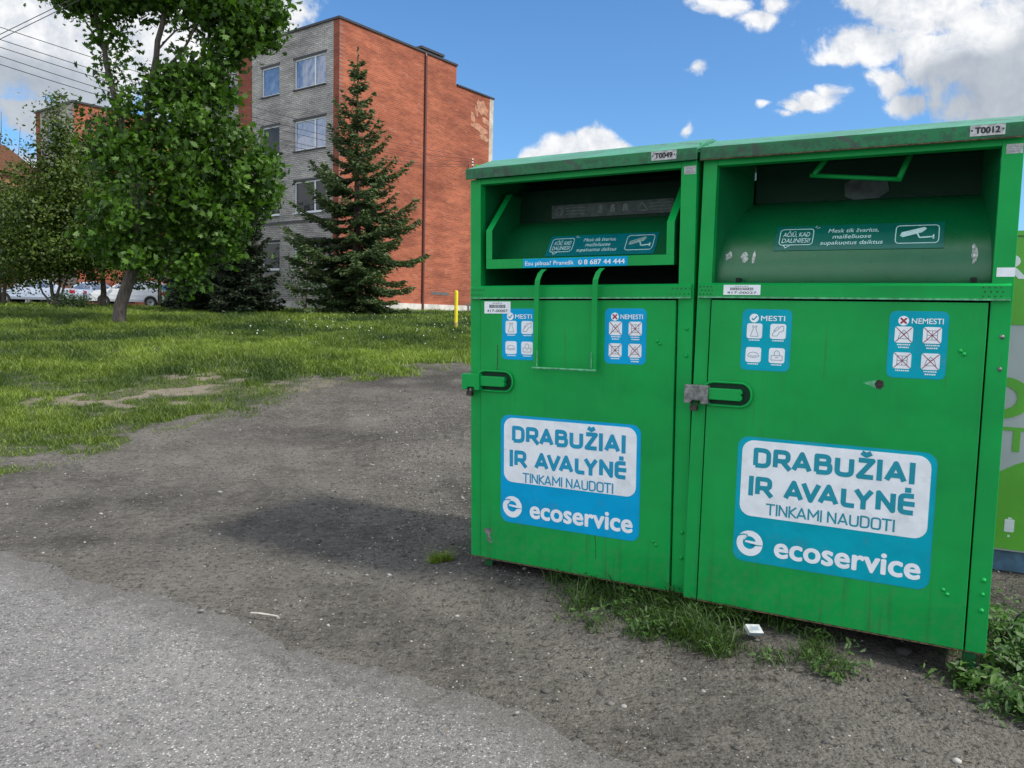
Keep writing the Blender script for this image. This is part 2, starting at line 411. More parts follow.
def ridge(x, y):
    u = (x+.2)*.8756-(y-4.205)*.4829; v = (x+.2)*.4829+(y-4.205)*.8756      # along and behind the row of bins
    return .085*(1-.55*smo((u-1.75)/.45))*smo((v+.55)/.6)*smo((2.6-v)/1.2)*smo((u+.5)/.6)*smo((5.5-u)/1.5)
def ground_z(x, y):
    x = np.asarray(x, float); y = np.asarray(y, float); return zt(x, y)+dirtz(x, y)+ridge(x, y)

def grid_sheet(name, xs, ys, zf, mat, attrs):
    X, Y = np.meshgrid(xs, ys); Z = zf(X, Y)
    nx, ny = len(xs), len(ys)
    i = np.arange(nx-1)[None, :]+np.arange(ny-1)[:, None]*nx
    q = np.stack([i, i+1, i+1+nx, i+nx], -1).reshape(-1, 4)
    o = fast_mesh(name, np.stack([X, Y, Z], -1).reshape(-1, 3), None, mat, quads=q)
    o.data.polygons.foreach_set('use_smooth', [True]*len(o.data.polygons))
    for k, f in attrs.items():
        a = o.data.attributes.new(k, 'FLOAT', 'POINT'); a.data.foreach_set('value', f(X, Y).astype(np.float32).ravel())
    return o

def ground_material():
    m, t, b = new_mat('soil_and_gravel')
    P = t.pos(); g = t.attr('grassy'); dk = t.attr('damp_shade')
    n1 = t.noise(P, .9, 5, .6); n2 = t.noise(P, 7, 6, .7); n3 = t.noise(P, 60, 4, .7)
    soil = t.mix(t.ss(n1, .32, .68), (.080, .074, .064), (.168, .156, .137))
    soil = t.mix(t.math('MULTIPLY', t.ss(n2, .42, .66), .5), soil, (.205, .191, .168))
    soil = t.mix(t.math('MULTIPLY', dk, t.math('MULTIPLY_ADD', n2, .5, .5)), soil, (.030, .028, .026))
    n4 = t.noise(P, 26, 5, .78)
    soil = t.mix(t.math('MULTIPLY', t.ss(n4, .46, .40), .75), soil, (.035, .031, .027))
    soil = t.mix(t.math('MULTIPLY', t.ss(n4, .55, .66), .55), soil, (.24, .222, .195))
    # gravel grains of two sizes
    for sc, lo, hi, w in ((95, .34, .2, .85), (38, .26, .17, .85), (170, .38, .22, .7)):
        vd = t.voro(P, sc); vc = t.voro(P, sc, 'Color')
        sepc = t.node('ShaderNodeSeparateColor', i_Color=vc)
        msk = t.math('MULTIPLY', t.math('SUBTRACT', 1, t.ss(vd, hi, lo)), t.ss(sepc.outputs[0], .45, .85))
        sc_c = t.mix(t.math('POWER', sepc.outputs[1], 2.2), (.045, .042, .038), (.30, .29, .265))
        soil = t.mix(t.math('MULTIPLY', msk, w), soil, sc_c)
    soil = t.mix(t.math('MULTIPLY', t.ss(n3, .45, .75), .35), soil, (.03, .028, .026))
    sandy = t.mix(n2, (.15, .125, .088), (.33, .285, .22))
    soil = t.mix(t.attr('sandy'), soil, sandy)
    gr = t.mix(t.ss(n2, .35, .65), (.022, .040, .010), (.050, .075, .018))
    c = t.mix(t.ss(t.math('ADD', g, t.math('MULTIPLY_ADD', n2, .6, -.3)), .25, .65), soil, gr)
    t.put(b.inputs['Base Color'], c); b.inputs['Roughness'].default_value = .97; b.inputs['Specular IOR Level'].default_value = .15
    h = t.math('ADD', t.math('MULTIPLY', n2, .8), t.math('ADD', t.math('MULTIPLY_ADD', n4, .9, t.math('MULTIPLY', n3, .35)), t.math('MULTIPLY', t.voro(P, 60), -.4)))
    t.put(b.inputs['Normal'], t.bump(h, 1, .03))
    return m
def damp_shade(X, Y):
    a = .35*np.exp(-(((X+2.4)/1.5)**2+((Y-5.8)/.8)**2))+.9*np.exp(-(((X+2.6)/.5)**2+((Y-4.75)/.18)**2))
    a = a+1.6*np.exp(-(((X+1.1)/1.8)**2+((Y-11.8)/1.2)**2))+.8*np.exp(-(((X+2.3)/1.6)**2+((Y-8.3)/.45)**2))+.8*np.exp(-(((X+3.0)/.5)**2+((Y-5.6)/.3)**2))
    d = (Y-(4.2-.55*(X+.2)))  # contact shade under and round the bins, painted into the soil
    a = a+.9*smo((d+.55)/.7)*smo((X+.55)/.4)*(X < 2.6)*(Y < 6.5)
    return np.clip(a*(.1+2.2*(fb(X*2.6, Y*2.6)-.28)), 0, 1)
def sandy(X, Y):
    bx = (X+4.55)/1.35; by = (Y-10.6-.12*(X+4.5))/1.05
    return smo((1.2-np.sqrt(bx*bx+by*by)+(fb(X*2.2, Y*3)-.5)*2.4)/.8)*.8
xs = np.unique(np.concatenate([np.linspace(-400, -30, 14), np.linspace(-30, -7, 60), np.linspace(-7, 5, 260), np.linspace(5, 40, 50), np.linspace(40, 400, 12)]))
ys = np.unique(np.concatenate([np.linspace(-200, -2, 12), np.linspace(-2, 9, 250), np.linspace(9, 20, 130), np.linspace(20, 60, 80), np.linspace(60, 900, 16)]))
gnd = grid_sheet('ground', xs, ys, ground_z, ground_material(), {'grassy': grassy, 'damp_shade': damp_shade, 'sandy': sandy})
tag(gnd, kind='structure')

# asphalt road with a crumbling edge
RX = [-40, -12, -6, -2.95, -2.06, -1.41, -.83, -.47, .03, .32, .8, 2, 8, 40]; RY = [18, 8.7, 5.9, 4.44, 3.98, 3.64, 3.27, 3.07, 2.80, 2.50, 2.15, 1.45, -1, -12]
def road_edge(x): return np.interp(x, RX, RY)+(fb(x*2.3, x*0+1.7, 3)-.5)*.22+(fb(x*14, x*0+4.1, 3)-.5)*.10
def asphalt_material():
    m, t, b = new_mat('asphalt')
    P = t.pos(); e = t.attr('edge')
    n1 = t.noise(P, 1.2, 5, .6); n2 = t.noise(P, 14, 5, .7)
    c = t.mix(t.ss(n1, .3, .7), (.142, .138, .134), (.190, .185, .179))
    for sc, lo, hi, w, ca, cb in ((85, .42, .28, .9, (.05, .05, .048), (.54, .525, .51)), (170, .42, .25, .85, (.035, .035, .035), (.54, .53, .51)), (55, .24, .18, .5, (.08, .08, .08), (.48, .47, .45))):
        vd = t.voro(P, sc); vc = t.node('ShaderNodeSeparateColor', i_Color=t.voro(P, sc, 'Color'))
        msk = t.math('MULTIPLY', t.math('SUBTRACT', 1, t.ss(vd, hi, lo)), t.ss(vc.outputs[0], .35, .7))
        c = t.mix(t.math('MULTIPLY', msk, w), c, t.mix(vc.outputs[1], ca, cb))
    pits = t.ss(t.noise(P, 60, 5, .8), .51, .60)
    c = t.mix(t.math('MULTIPLY', pits, .7), c, (.035, .035, .037))
    dirt = t.ss(t.math('ADD', t.math('SUBTRACT', 1, e), t.math('MULTIPLY_ADD', t.math('ADD', n2, t.math('MULTIPLY', n1, .6)), 1.3, -1.0)), .40, .95)
    c = t.mix(t.math('MULTIPLY', dirt, t.math('MULTIPLY_ADD', t.noise(P, 70, 4, .8), 1.5, -.15, clamp=True)), c, t.mix(t.noise(P, 45, 4, .8), (.035, .032, .028), (.13, .12, .107)))
    ck = t.math('ABSOLUTE', t.math('SUBTRACT', t.noise(P, 2.1, 6, .62, .4), .5))
    crack = t.math('MULTIPLY', t.math('SUBTRACT', 1, t.ss(ck, .002, .009)), t.math('SUBTRACT', 1, t.ss(e, .25, .8)))
    c = t.mix(t.math('MULTIPLY', crack, .45), c, (.022, .021, .019))
    st = t.ss(t.noise(P, 3.3, 5, .7), .56, .68); c = t.mix(t.math('MULTIPLY', st, .22), c, (.06, .058, .055))
    t.put(b.inputs['Base Color'], c); b.inputs['Roughness'].default_value = .9; b.inputs['Specular IOR Level'].default_value = .3
    h = t.math('ADD', t.math('MULTIPLY', t.voro(P, 120), -.6), t.math('MULTIPLY', t.noise(P, 90, 3), .8))
    t.put(b.inputs['Normal'], t.bump(h, .7, .008))
    return m
ex = np.unique(np.concatenate([np.linspace(-40, -5, 70), np.linspace(-5, 2, 700), np.linspace(2, 40, 60)]))
ss_ = np.concatenate([[0, .012, .03, .06, .1, .16, .25, .4, .6, .9, 1.3, 1.8, 2.5, 3.5, 5, 8, 14, 30]])
EXm, S = np.meshgrid(ex, ss_); EYm = road_edge(EXm)-S
EXm2 = EXm - S*.45
Zr = ground_z(EXm2, EYm)*0+zt(EXm2, EYm)+dirtz(EXm2, EYm)*np.exp(-S*1.2)+np.where(S < .005, -.006, .001+.009*smo(S/.6))
nx_ = len(ex); ii = np.arange(nx_-1)[None, :]+np.arange(len(ss_)-1)[:, None]*nx_
qd = np.stack([ii, ii+nx_, ii+nx_+1, ii+1], -1).reshape(-1, 4)
road = fast_mesh('road', np.stack([EXm2, EYm, Zr], -1).reshape(-1, 3), None, asphalt_material(), quads=qd)
a_ = road.data.attributes.new('edge', 'FLOAT', 'POINT'); a_.data.foreach_set('value', np.clip(S/.5, 0, 1).astype(np.float32).ravel())
tag(road, kind='structure')
pk = grid_sheet('parking_lot', np.linspace(-60, -13, 30), np.linspace(40, 62, 14), lambda X, Y: zt(X, Y)+.012, simple('parking_asphalt', (.12, .12, .12), .9), {})
tag(pk, kind='structure')

# ------------------------------------------------------------------ grass
def blades(px, py, h, w, lean, mat, name, tint, label_kind='stuff'):
    n = len(px); z = ground_z(px, py)-.01
    a = RNG.random(n)*2*PI; la = RNG.random(n)*2*PI
    dx, dy = np.cos(a)*w/2, np.sin(a)*w/2
    lx, ly = np.cos(la)*h*lean, np.sin(la)*h*lean
    V = np.empty((n, 5, 3))
    V[:, 0] = np.stack([px-dx, py-dy, z], 1); V[:, 1] = np.stack([px+dx, py+dy, z], 1)
    V[:, 2] = np.stack([px+dx*.75+lx*.35, py+dy*.75+ly*.35, z+h*.55], 1); V[:, 3] = np.stack([px-dx*.75+lx*.35, py-dy*.75+ly*.35, z+h*.55], 1)
    V[:, 4] = np.stack([px+lx, py+ly, z+h*(1-.35*lean)], 1)
    b = np.arange(n)[:, None]*5
    T = np.concatenate([b+[0, 1, 2], b+[0, 2, 3], b+[3, 2, 4]])
    o = fast_mesh(name, V.reshape(-1, 3), T, mat, np.repeat(tint, 5))
    return tag(o, kind=label_kind)
M['grass'] = leaf_mat('grass_blades', (.028, .064, .010), (.235, .320, .046), .32)
M['grass_dry'] = leaf_mat('grass_verge', (.022, .060, .012), (.100, .180, .035), .30)
def scatter(n, x0, x1, y0, y1, dens):
    x = RNG.uniform(x0, x1, n); y = RNG.uniform(y0, y1, n); k = RNG.random(n) < dens(x, y); return x[k], y[k]
PX, PY, HH, WW, TT = [], [], [], [], []
def field(n, x0, x1, y0, y1, h0, w0):
    def dens(x, y):
        fov = (x/np.maximum(y, 1) > -.80) & (x/np.maximum(y, 1) < .12)
        return grassy(x, y)*fov*(.35+.65*smo((fb(x*3, y*3)-.25)/.3))
    x, y = scatter(n, x0, x1, y0, y1, dens)
    clump = fb(x*.9, y*.9); cl2 = fb(x*4+3, y*4)
    gg = grassy(x, y)
    h = h0*(.25+1.5*clump*RNG.random(len(x))**1.5+.7*cl2**1.5)*(.35+.65*gg)
    PX.append(x); PY.append(y); HH.append(h); WW.append(np.full(len(x), w0)*(.6+.8*RNG.random(len(x))))
    TT.append(np.clip(.12+1.1*(fb(x*.5+9, y*.5)-.5)*1.6+.9*(fb(x*2.2+9, y*2.2)-.5)+.45*RNG.random(len(x))**1.5+.3*(cl2), 0, 1))
field(230000, -9, 1, 5.5, 11.5, .10, .007)
field(260000, -14, 2, 11.5, 18, .15, .011)
field(200000, -20, 3, 18, 27, .20, .018)
field(130000, -32, 5, 27, 42, .24, .030)
gx, gy = np.concatenate(PX), np.concatenate(PY)
blades(gx, gy, np.concatenate(HH), np.concatenate(WW), .45+.4*RNG.random(len(gx)), M['grass'], 'grass', np.concatenate(TT))

def tufts(name, centers, mat, seed_tint=.4):
    X, Y, H, W = [], [], [], []
    for cx, cy, r, n, h in centers:
        a = RNG.random(n)*2*PI; rr = r*np.sqrt(RNG.random(n))
        X.append(cx+np.cos(a)*rr); Y.append(cy+np.sin(a)*rr*.8); H.append(h*(.4+.8*RNG.random(n))*(1-.4*rr/r)); W.append(.0035+.003*RNG.random(n))
    X = np.concatenate(X)
    return blades(X, np.concatenate(Y), np.concatenate(H), np.concatenate(W), .5+.6*RNG.random(len(X)), mat, name, np.clip(seed_tint+.5*(RNG.random(len(X))-.4), 0, 1))
# strip along the foot of the bins
cs = []
for i in range(150):
    t = random.random(); x = .25+t*1.15; y = 4.02-.535*(x-.17)*1.0+random.uniform(-.36, .10)
    x += random.uniform(-.03, .03)
    dn = math.exp(-((t-.55)/.42)**2)
    if random.random() < dn and (abs(x-1.09) > .09 or abs(y-3.33) > .12): cs.append((x, y, .08, int(random.uniform(25, 90)), random.uniform(.06, .20)))
for i in range(22):
    cs.append((random.uniform(1.6, 2.9), random.uniform(3.25, 3.7), .08, 50, random.uniform(.07, .15)))
for i in range(26):
    cs.append((random.uniform(1.78, 2.35), random.uniform(2.72, 3.3), .06, 35, random.uniform(.05, .1)))
for i in range(24):   # sparse blades on the path to the left of the bins
    cs.append((random.uniform(-.75, -.15), random.uniform(4.6, 8.5), .05, 14, random.uniform(.02, .05)))
tufts('grass_verge', cs, M['grass_dry'])
to = tufts('grass_tuft', [(-.40, 4.42, .06, 170, .12), (-.35, 4.41, .04, 90, .10)], M['grass'], .75)
del to['kind']; tag(to, 'small bright grass tuft growing alone in the dark dirt left of the bins', 'grass tuft')

# dandelion clocks
mb = MB()
for i in range(95):
    x = random.uniform(-5.5, .4) if i < 120 else random.uniform(-12, 0); y = random.uniform(14.5, 24) if i < 120 else random.uniform(12, 24)
    if float(grassy(x, y)) < .5: continue
    z = float(ground_z(x, y))+random.uniform(.14, .26); r = random.uniform(.009, .018)
    mb.add([(x-r, y, z), (x+r, y, z), (x, y-r, z), (x, y+r, z), (x, y, z+r), (x, y, z-r)], [(0,2,4),(2,1,4),(1,3,4),(3,0,4),(2,0,5),(1,2,5),(3,1,5),(0,3,5)])
tag(mb.build('dandelion_clocks', simple('dandelion_down', (.62, .64, .58), .9)), kind='stuff')

# ------------------------------------------------------------------ gravel
ICO = None
def stones(name, pts, mat):
    bm = bmesh.new(); bmesh.ops.create_icosphere(bm, subdivisions=1, radius=1)
    bv = np.array([v.co[:] for v in bm.verts]); bf = np.array([[v.index for v in f.verts] for f in bm.faces]); bm.free()
    n = len(pts); P = np.array(pts)
    V = np.repeat(bv[None], n, 0)*(1+.5*(RNG.random((n, len(bv), 1))-.5))
    V = V*np.stack([np.ones(n), .55+.6*RNG.random(n), .35+.4*RNG.random(n)], 1)[:, None, :]*P[:, 3][:, None, None]
    a = RNG.random(n)*2*PI; c, s = np.cos(a)[:, None], np.sin(a)[:, None]
    X = V[:, :, 0]*c-V[:, :, 1]*s; Y = V[:, :, 0]*s+V[:, :, 1]*c
    V = np.stack([X+P[:, 0:1], Y+P[:, 1:2], V[:, :, 2]+P[:, 2:3]], -1)
    F_ = (bf[None]+np.arange(n)[:, None, None]*len(bv)).reshape(-1, 3)
    return fast_mesh(name, V.reshape(-1, 3), F_, mat, np.repeat(RNG.random(n)**4.5, len(bv)))
m_, t_, b_ = new_mat('gravel_stone')
t_.put(b_.inputs['Base Color'], t_.mix(t_.attr('tint'), (.055, .052, .048), (.40, .385, .355))); b_.inputs['Roughness'].default_value = .9
M['stone'] = m_
pts = []
while len(pts) < 24000:
    y = 1.9+9*random.random()**1.8; x = random.uniform(-.75*y-.4, .70*y)
    on_road = y < float(np.interp(x, RX, RY))-.05
    if on_road and random.random() > .02: continue
    if float(grassy(x, y)) > .6: continue
    if random.random() < .35: t_ = random.random(); y = 4.3+t_*6+random.uniform(-.3, .3); x = random.gauss(-.45-.10*(y-4.3), .35); on_road = False
    r = random.choice([.0025, .003, .003, .004, .005, .006, .008])*random.uniform(.7, 1.3)*(1 if y > 4 else .75)
    if random.random() < .02: r = random.uniform(.009, .017)
    pts.append((x, y, 0, r))
P_ = np.array(pts); P_[:, 2] = ground_z(P_[:, 0], P_[:, 1])+P_[:, 3]*.15+np.where(P_[:, 1] < np.interp(P_[:, 0], RX, RY), .012, 0)
tag(stones('gravel', P_.tolist(), M['stone']), kind='stuff')
for (x, y, r, lb) in ((1.72, 3.28, .045, 'flat brown stone lying under the right edge of the right bin'), (-.15, 4.38, .026, 'grey stone beside the left bottom corner of the left bin'),
                      (.16, 2.93, .02, 'pale stone at the ragged asphalt edge in the foreground'), (-2.25, 6.0, .022, 'small white stone lying alone on the left of the dirt path'), (1.93, 3.17, .05, 'flat broken concrete piece under the foot of the right bin')):
    o = stones('stone', [(x, y, float(ground_z(x, y))+r*.2, r)], M['stone']); tag(o, lb, 'stone')

# ------------------------------------------------------------------ the two clothes bins
EYE = 1.45; BOT = -1.33
def bin_matrix(p):
    x, y, z, yaw, t, l = p
    U = Vector((math.cos(yaw), math.sin(yaw), 0)); V = Vector((0, 0, 1)); N = Vector((math.sin(yaw), -math.cos(yaw), 0))
    U2 = U*math.cos(t)+V*math.sin(t); V2 = V*math.cos(t)-U*math.sin(t); V3 = V2*math.cos(l)+N*math.sin(l)
    Yv = V3.cross(U2); O = Vector((x, y, z+EYE))+V3*BOT
    m = Matrix((U2, Yv, V3)).transposed().to_4x4(); m.translation = O; return m

DF = -.012    # door front plane
def sticker_big(root, W, blue, txt, u0, u1, h0, h1, idx):
    s = MB().prism(rrect(u0, u1, h0, h1, .045), DF-.0015, DF-.0002).build('sticker', blue, root)
    e = MB()
    for (a, b_) in ((rrect(u0-.003, u1+.003, h0-.003, h1+.003, .047), None),): e.prism(a, DF-.0009, DF-.0001)
    e.build('sticker_edge', txt, s)
    k = (u1-u0)/.78
    X = lambda a: u0+(a-.213)*k
    MB().prism(rrect(u0+.018, u1-.018, h1-.352, h1-.012, .05), DF-.0028, DF-.0016).build('white_field', M['white'], s)
    L = MB(); y = DF-.0036
    sign_text(L, 'DRABUŽIAI', X(.280), X(.918), .648, .737, y, .0205)
    sign_text(L, 'IR AVALYNĖ', X(.266), X(.930), .520, .609, y, .0205)
    L.build('lettering', txt, s)
    L = MB(); sign_text(L, 'TINKAMI NAUDOTI', X(.345), X(.857), .442, .494, y, .0072)
    L.build('lettering', txt, s)
    L = MB(); text_into(L, 'ecoservice', X(.388), X(.962), .256, .324, DF-.0022, 'e', .050, 1.02)
    L.build('lettering', M['white_hi'], s)
    # round logo: white disc with a sweeping e
    cx, cz, R = X(.283), .304, .057; lg = MB()
    lg.prism([(cx+R*math.cos(2*PI*i/40), cz+R*math.sin(2*PI*i/40)) for i in range(40)], DF-.0026, DF-.0016)
    lo = lg.build('logo', M['white_hi'], s)
    c = MB(); yy = DF-.0034
    def band(pts, w):
        for i in range(len(pts)-1):
            (xa, za), (xb, zb) = pts[i], pts[i+1]; dx, dz = xb-xa, zb-za; l = math.hypot(dx, dz) or 1; nx, nz = -dz/l, dx/l
            wa, wb = w[i]/2, w[i+1]/2
            c.add([(xa+nx*wa, yy, za+nz*wa), (xa-nx*wa, yy, za-nz*wa), (xb-nx*wb, yy, zb-nz*wb), (xb+nx*wb, yy, zb+nz*wb)], [(0, 1, 2, 3)])
    def P(a, b_): return (cx+R*a, cz+R*b_)
    c.prism([P(-.02+.50*math.cos(2*PI*i/28), .06+.50*math.sin(2*PI*i/28)) for i in range(28)], yy, yy+.0006)
    band([P(.1, -.10), P(.35, -.10), P(.6, -.09), P(1.02, -.06)], [.010, .006, .0045, .003])
    band([P(-1.0, .42), P(-.8, .56), P(-.55, .66), P(-.3, .66), P(-.15, .58)], [.003, .005, .006, .007, .004])
    c.build('logo_mark', blue, s)
    yy -= .0007; c = MB(); band([P(-.34, .13), P(-.1, .13), P(.2, .10), P(.62, .06)], [.008, .010, .011, .012]); band([P(-.46, .52), P(-.30, .60), P(-.34, .42), P(-.44, .25)], [.004, .008, .006, .002])
    c.build('logo_bar', M['white_hi'], s)
    return s

def icon_lines(kind, x0, x1, z0, z1):
    w, h = x1-x0, z1-z0; L = []
    P = lambda *a: [(x0+w*p, z0+h*q) for p, q in a]
    if kind == 'dress': L += [P((.36,.85),(.42,.62),(.38,.55),(.24,.14),(.76,.14),(.62,.55),(.58,.62),(.64,.85)), P((.4,.85),(.5,.72),(.6,.85))]
    if kind == 'shoes': L += [P((.15,.2),(.45,.2),(.6,.45),(.85,.55),(.85,.85),(.7,.85),(.45,.6),(.15,.35),(.15,.2)), P((.2,.5),(.45,.8),(.55,.8)), P((.25,.6),(.35,.5))]
    if kind == 'cap': L += [P((.12,.42),(.3,.34),(.5,.32),(.7,.34),(.88,.42),(.74,.62),(.5,.68),(.26,.62),(.12,.42)), P((.26,.46),(.5,.4),(.74,.46))]
    if kind == 'bag': L += [P((.15,.2),(.85,.2),(.85,.5),(.15,.5),(.15,.2)), P((.32,.5),(.36,.75),(.5,.84),(.64,.75),(.68,.5)), P((.4,.38),(.6,.38))]
    if kind == 'junk': L += [P((.2,.25),(.8,.25),(.7,.6),(.3,.6),(.2,.25)), P((.35,.6),(.5,.8),(.65,.6))]
    if kind == 'box': L += [P((.22,.22),(.78,.22),(.78,.78),(.22,.78),(.22,.22)), P((.22,.5),(.78,.5)), P((.5,.22),(.5,.78))]
    return L
def stroke(mb, pts, w, y):
    for i in range(len(pts)-1):
        (xa, za), (xb, zb) = pts[i], pts[i+1]; dx, dz = xb-xa, zb-za; l = math.hypot(dx, dz) or 1; nx, nz = -dz/l*w/2, dx/l*w/2
        mb.add([(xa+nx, y, za+nz), (xa-nx, y, za-nz), (xb-nx, y, zb-nz), (xb+nx, y, zb+nz)], [(0, 1, 2, 3)])
def sticker_small(root, blue, u0, u1, h0, h1, word, bad, txt):
    s = MB().prism(rrect(u0, u1, h0, h1, .024), DF-.0013, DF-.0002).build('sticker', blue, root)
    MB().prism(rrect(u0-.002, u1+.002, h0-.002, h1+.002, .025), DF-.0007, DF-.0001).build('sticker_edge', txt, s)
    w = u1-u0
    cx, cz, R = u0+w*.24, h1-.038, .0195
    MB().prism([(cx+R*math.cos(2*PI*i/24), cz+R*math.sin(2*PI*i/24)) for i in range(24)], DF-.0022, DF-.0014).build('badge', M['white_hi'], s)
    g = MB()
    if bad:
        stroke(g, [(cx-.011, cz-.011), (cx+.011, cz+.011)], .007, DF-.0029); stroke(g, [(cx-.011, cz+.011), (cx+.011, cz-.011)], .007, DF-.0031)
    else: stroke(g, [(cx-.010, cz), (cx-.003, cz-.008), (cx+.012, cz+.009)], .005, DF-.0029)
    g.build('badge_mark', M['red'] if bad else M['txt2'], s)
    L = MB(); text_into(L, word, u0+w*.38, u1-w*(.08 if bad else .13), cz-.011, cz+.011, DF-.0022, 'E', .012)
    L.build('lettering', M['white_hi'], s)
    iw = .066; xsx = (u0+w*.10, u1-w*.10-iw)
    zz = (h1-.127, h1-.232)
    ics = MB(); ln = MB(); cr = MB(); cap = MB()
    kinds = ('junk', 'box', 'box', 'junk') if bad else ('dress', 'shoes', 'cap', 'bag')
    for i, (a, b_) in enumerate(((0, 0), (1, 0), (0, 1), (1, 1))):
        x0, z0 = xsx[a], zz[b_]
        ics.prism(rrect(x0, x0+iw, z0, z0+iw, .01, 4), DF-.0021, DF-.0014)
        for l in icon_lines(kinds[i], x0, x0+iw, z0, z0+iw): stroke(ln, l, .0022, DF-.0026)
        if bad:
            stroke(cr, [(x0+.004, z0+.004), (x0+iw-.004, z0+iw-.004)], .0028, DF-.0031); stroke(cr, [(x0+.004, z0+iw-.004), (x0+iw-.004, z0+.004)], .0028, DF-.0033)
        rows = 2 if (bad and i != 2) else 1
        for r_ in range(rows):
            hw = iw*(.34-.07*r_); q = x0+iw/2-hw
            while q < x0+iw/2+hw:
                d = random.uniform(.003, .007); cap.box(q, q+d, DF-.0018, DF-.0014, z0-.010-.011*r_, z0-.005-.011*r_); q += d+.0016
    ics.each('icon_tile', M['white'], s); ln.build('icon', M['greyicon'], s)
    if bad: [MB().add(v, f).add(*cr.p[2*i+1]).build('cross', M['red'], s) for i, (v, f) in enumerate(cr.p[::2])]
    cap.build('caption', M['white'], s)

def loading_sticker(root, u0, u1, zf, h0, h1, mat, ln):   # the sticker inside the hopper; zf(h)->Y gives the drum surface
    def patch(poly, off, name, m, par):
        vs = [(x, zf(z)-off, z) for x, z in poly]; return mesh_obj(name, vs, [tuple(range(len(poly)))], m, par)
    def grid(x0, x1, z0, z1, off, name, m, par, n=6):
        vs = []; fs = []
        for j in range(n+1):
            z = z0+(z1-z0)*j/n
            vs += [(x0, zf(z)-off, z), (x1, zf(z)-off, z)]
        for j in range(n): fs.append((2*j, 2*j+1, 2*j+3, 2*j+2))
        return mesh_obj(name, vs, fs, m, par)
    s = grid(u0, u1, h0, h1, .003, 'sticker', mat, root)
    w, h = u1-u0, h1-h0
    mb = MB()
    def st(pts, wd): 
        q = MB(); stroke(q, pts, wd, 0); mb.add([(x, zf(z)-.0045, z) for x, y, z in q.v], q.f)
    bx0, bx1, bz0, bz1 = u0+.03*w, u0+.24*w, h0+.22*h, h0+.86*h
    rr = rrect(bx0, bx1, bz0, bz1, .014, 4); st(rr+[rr[0]], .0035)
    st([(bx0+.02, bz0), (bx0+.03, bz0-.014), (bx0+.05, bz0)], .0035)
    st([(bx1+.004, bz1+.006), (bx1+.012, bz1+.014)], .0025); st([(bx1+.010, bz1+.002), (bx1+.024, bz1+.006)], .0025)
    cx0, cx1, cz0, cz1 = u0+.73*w, u0+.97*w, h0+.2*h, h0+.88*h
    rr = rrect(cx0, cx1, cz0, cz1, .014, 4); st(rr+[rr[0]], .0035)
    q = MB()
    cw, chh = cx1-cx0, cz1-cz0
    C = lambda a, b_: (cx0+cw*a, cz0+chh*b_)
    q.prism([C(.10,.42), C(.16,.34), C(.62,.60), C(.72,.80), C(.66,.90), C(.14,.62)], 0, .0005)
    stroke(q, [C(.50,.56), C(.56,.30), C(.86,.34)], .006, 0); stroke(q, [C(.88,.22), C(.88,.46)], .006, 0)
    mb.add([(x, zf(z)-.0045, z) for x, y, z in q.v], q.f)
    def tx(body, x0, x1, z0, z1, bold=.012):
        q = MB(); text_into(q, body, x0, x1, z0, z1, 0, 'A', bold, 1, .15)
        mb.add([(x, zf(z)-.0045+y, z) for x, y, z in q.v], q.f)
    tx('AČIŪ, KAD', bx0+.012, bx1-.014, bz0+(bz1-bz0)*.52, bz0+(bz1-bz0)*.80)
    tx('DALINIESI!', bx0+.010, bx1-.010, bz0+(bz1-bz0)*.14, bz0+(bz1-bz0)*.42)
    tx('Mesk tik švarius,', u0+.33*w, u0+.63*w, h0+.68*h, h0+.84*h); tx('maišeliuose', u0+.36*w, u0+.59*w, h0+.44*h, h0+.60*h); tx('supakuotus daiktus', u0+.29*w, u0+.66*w, h0+.20*h, h0+.36*h)
    mb.build('lettering', ln, s)
    return s

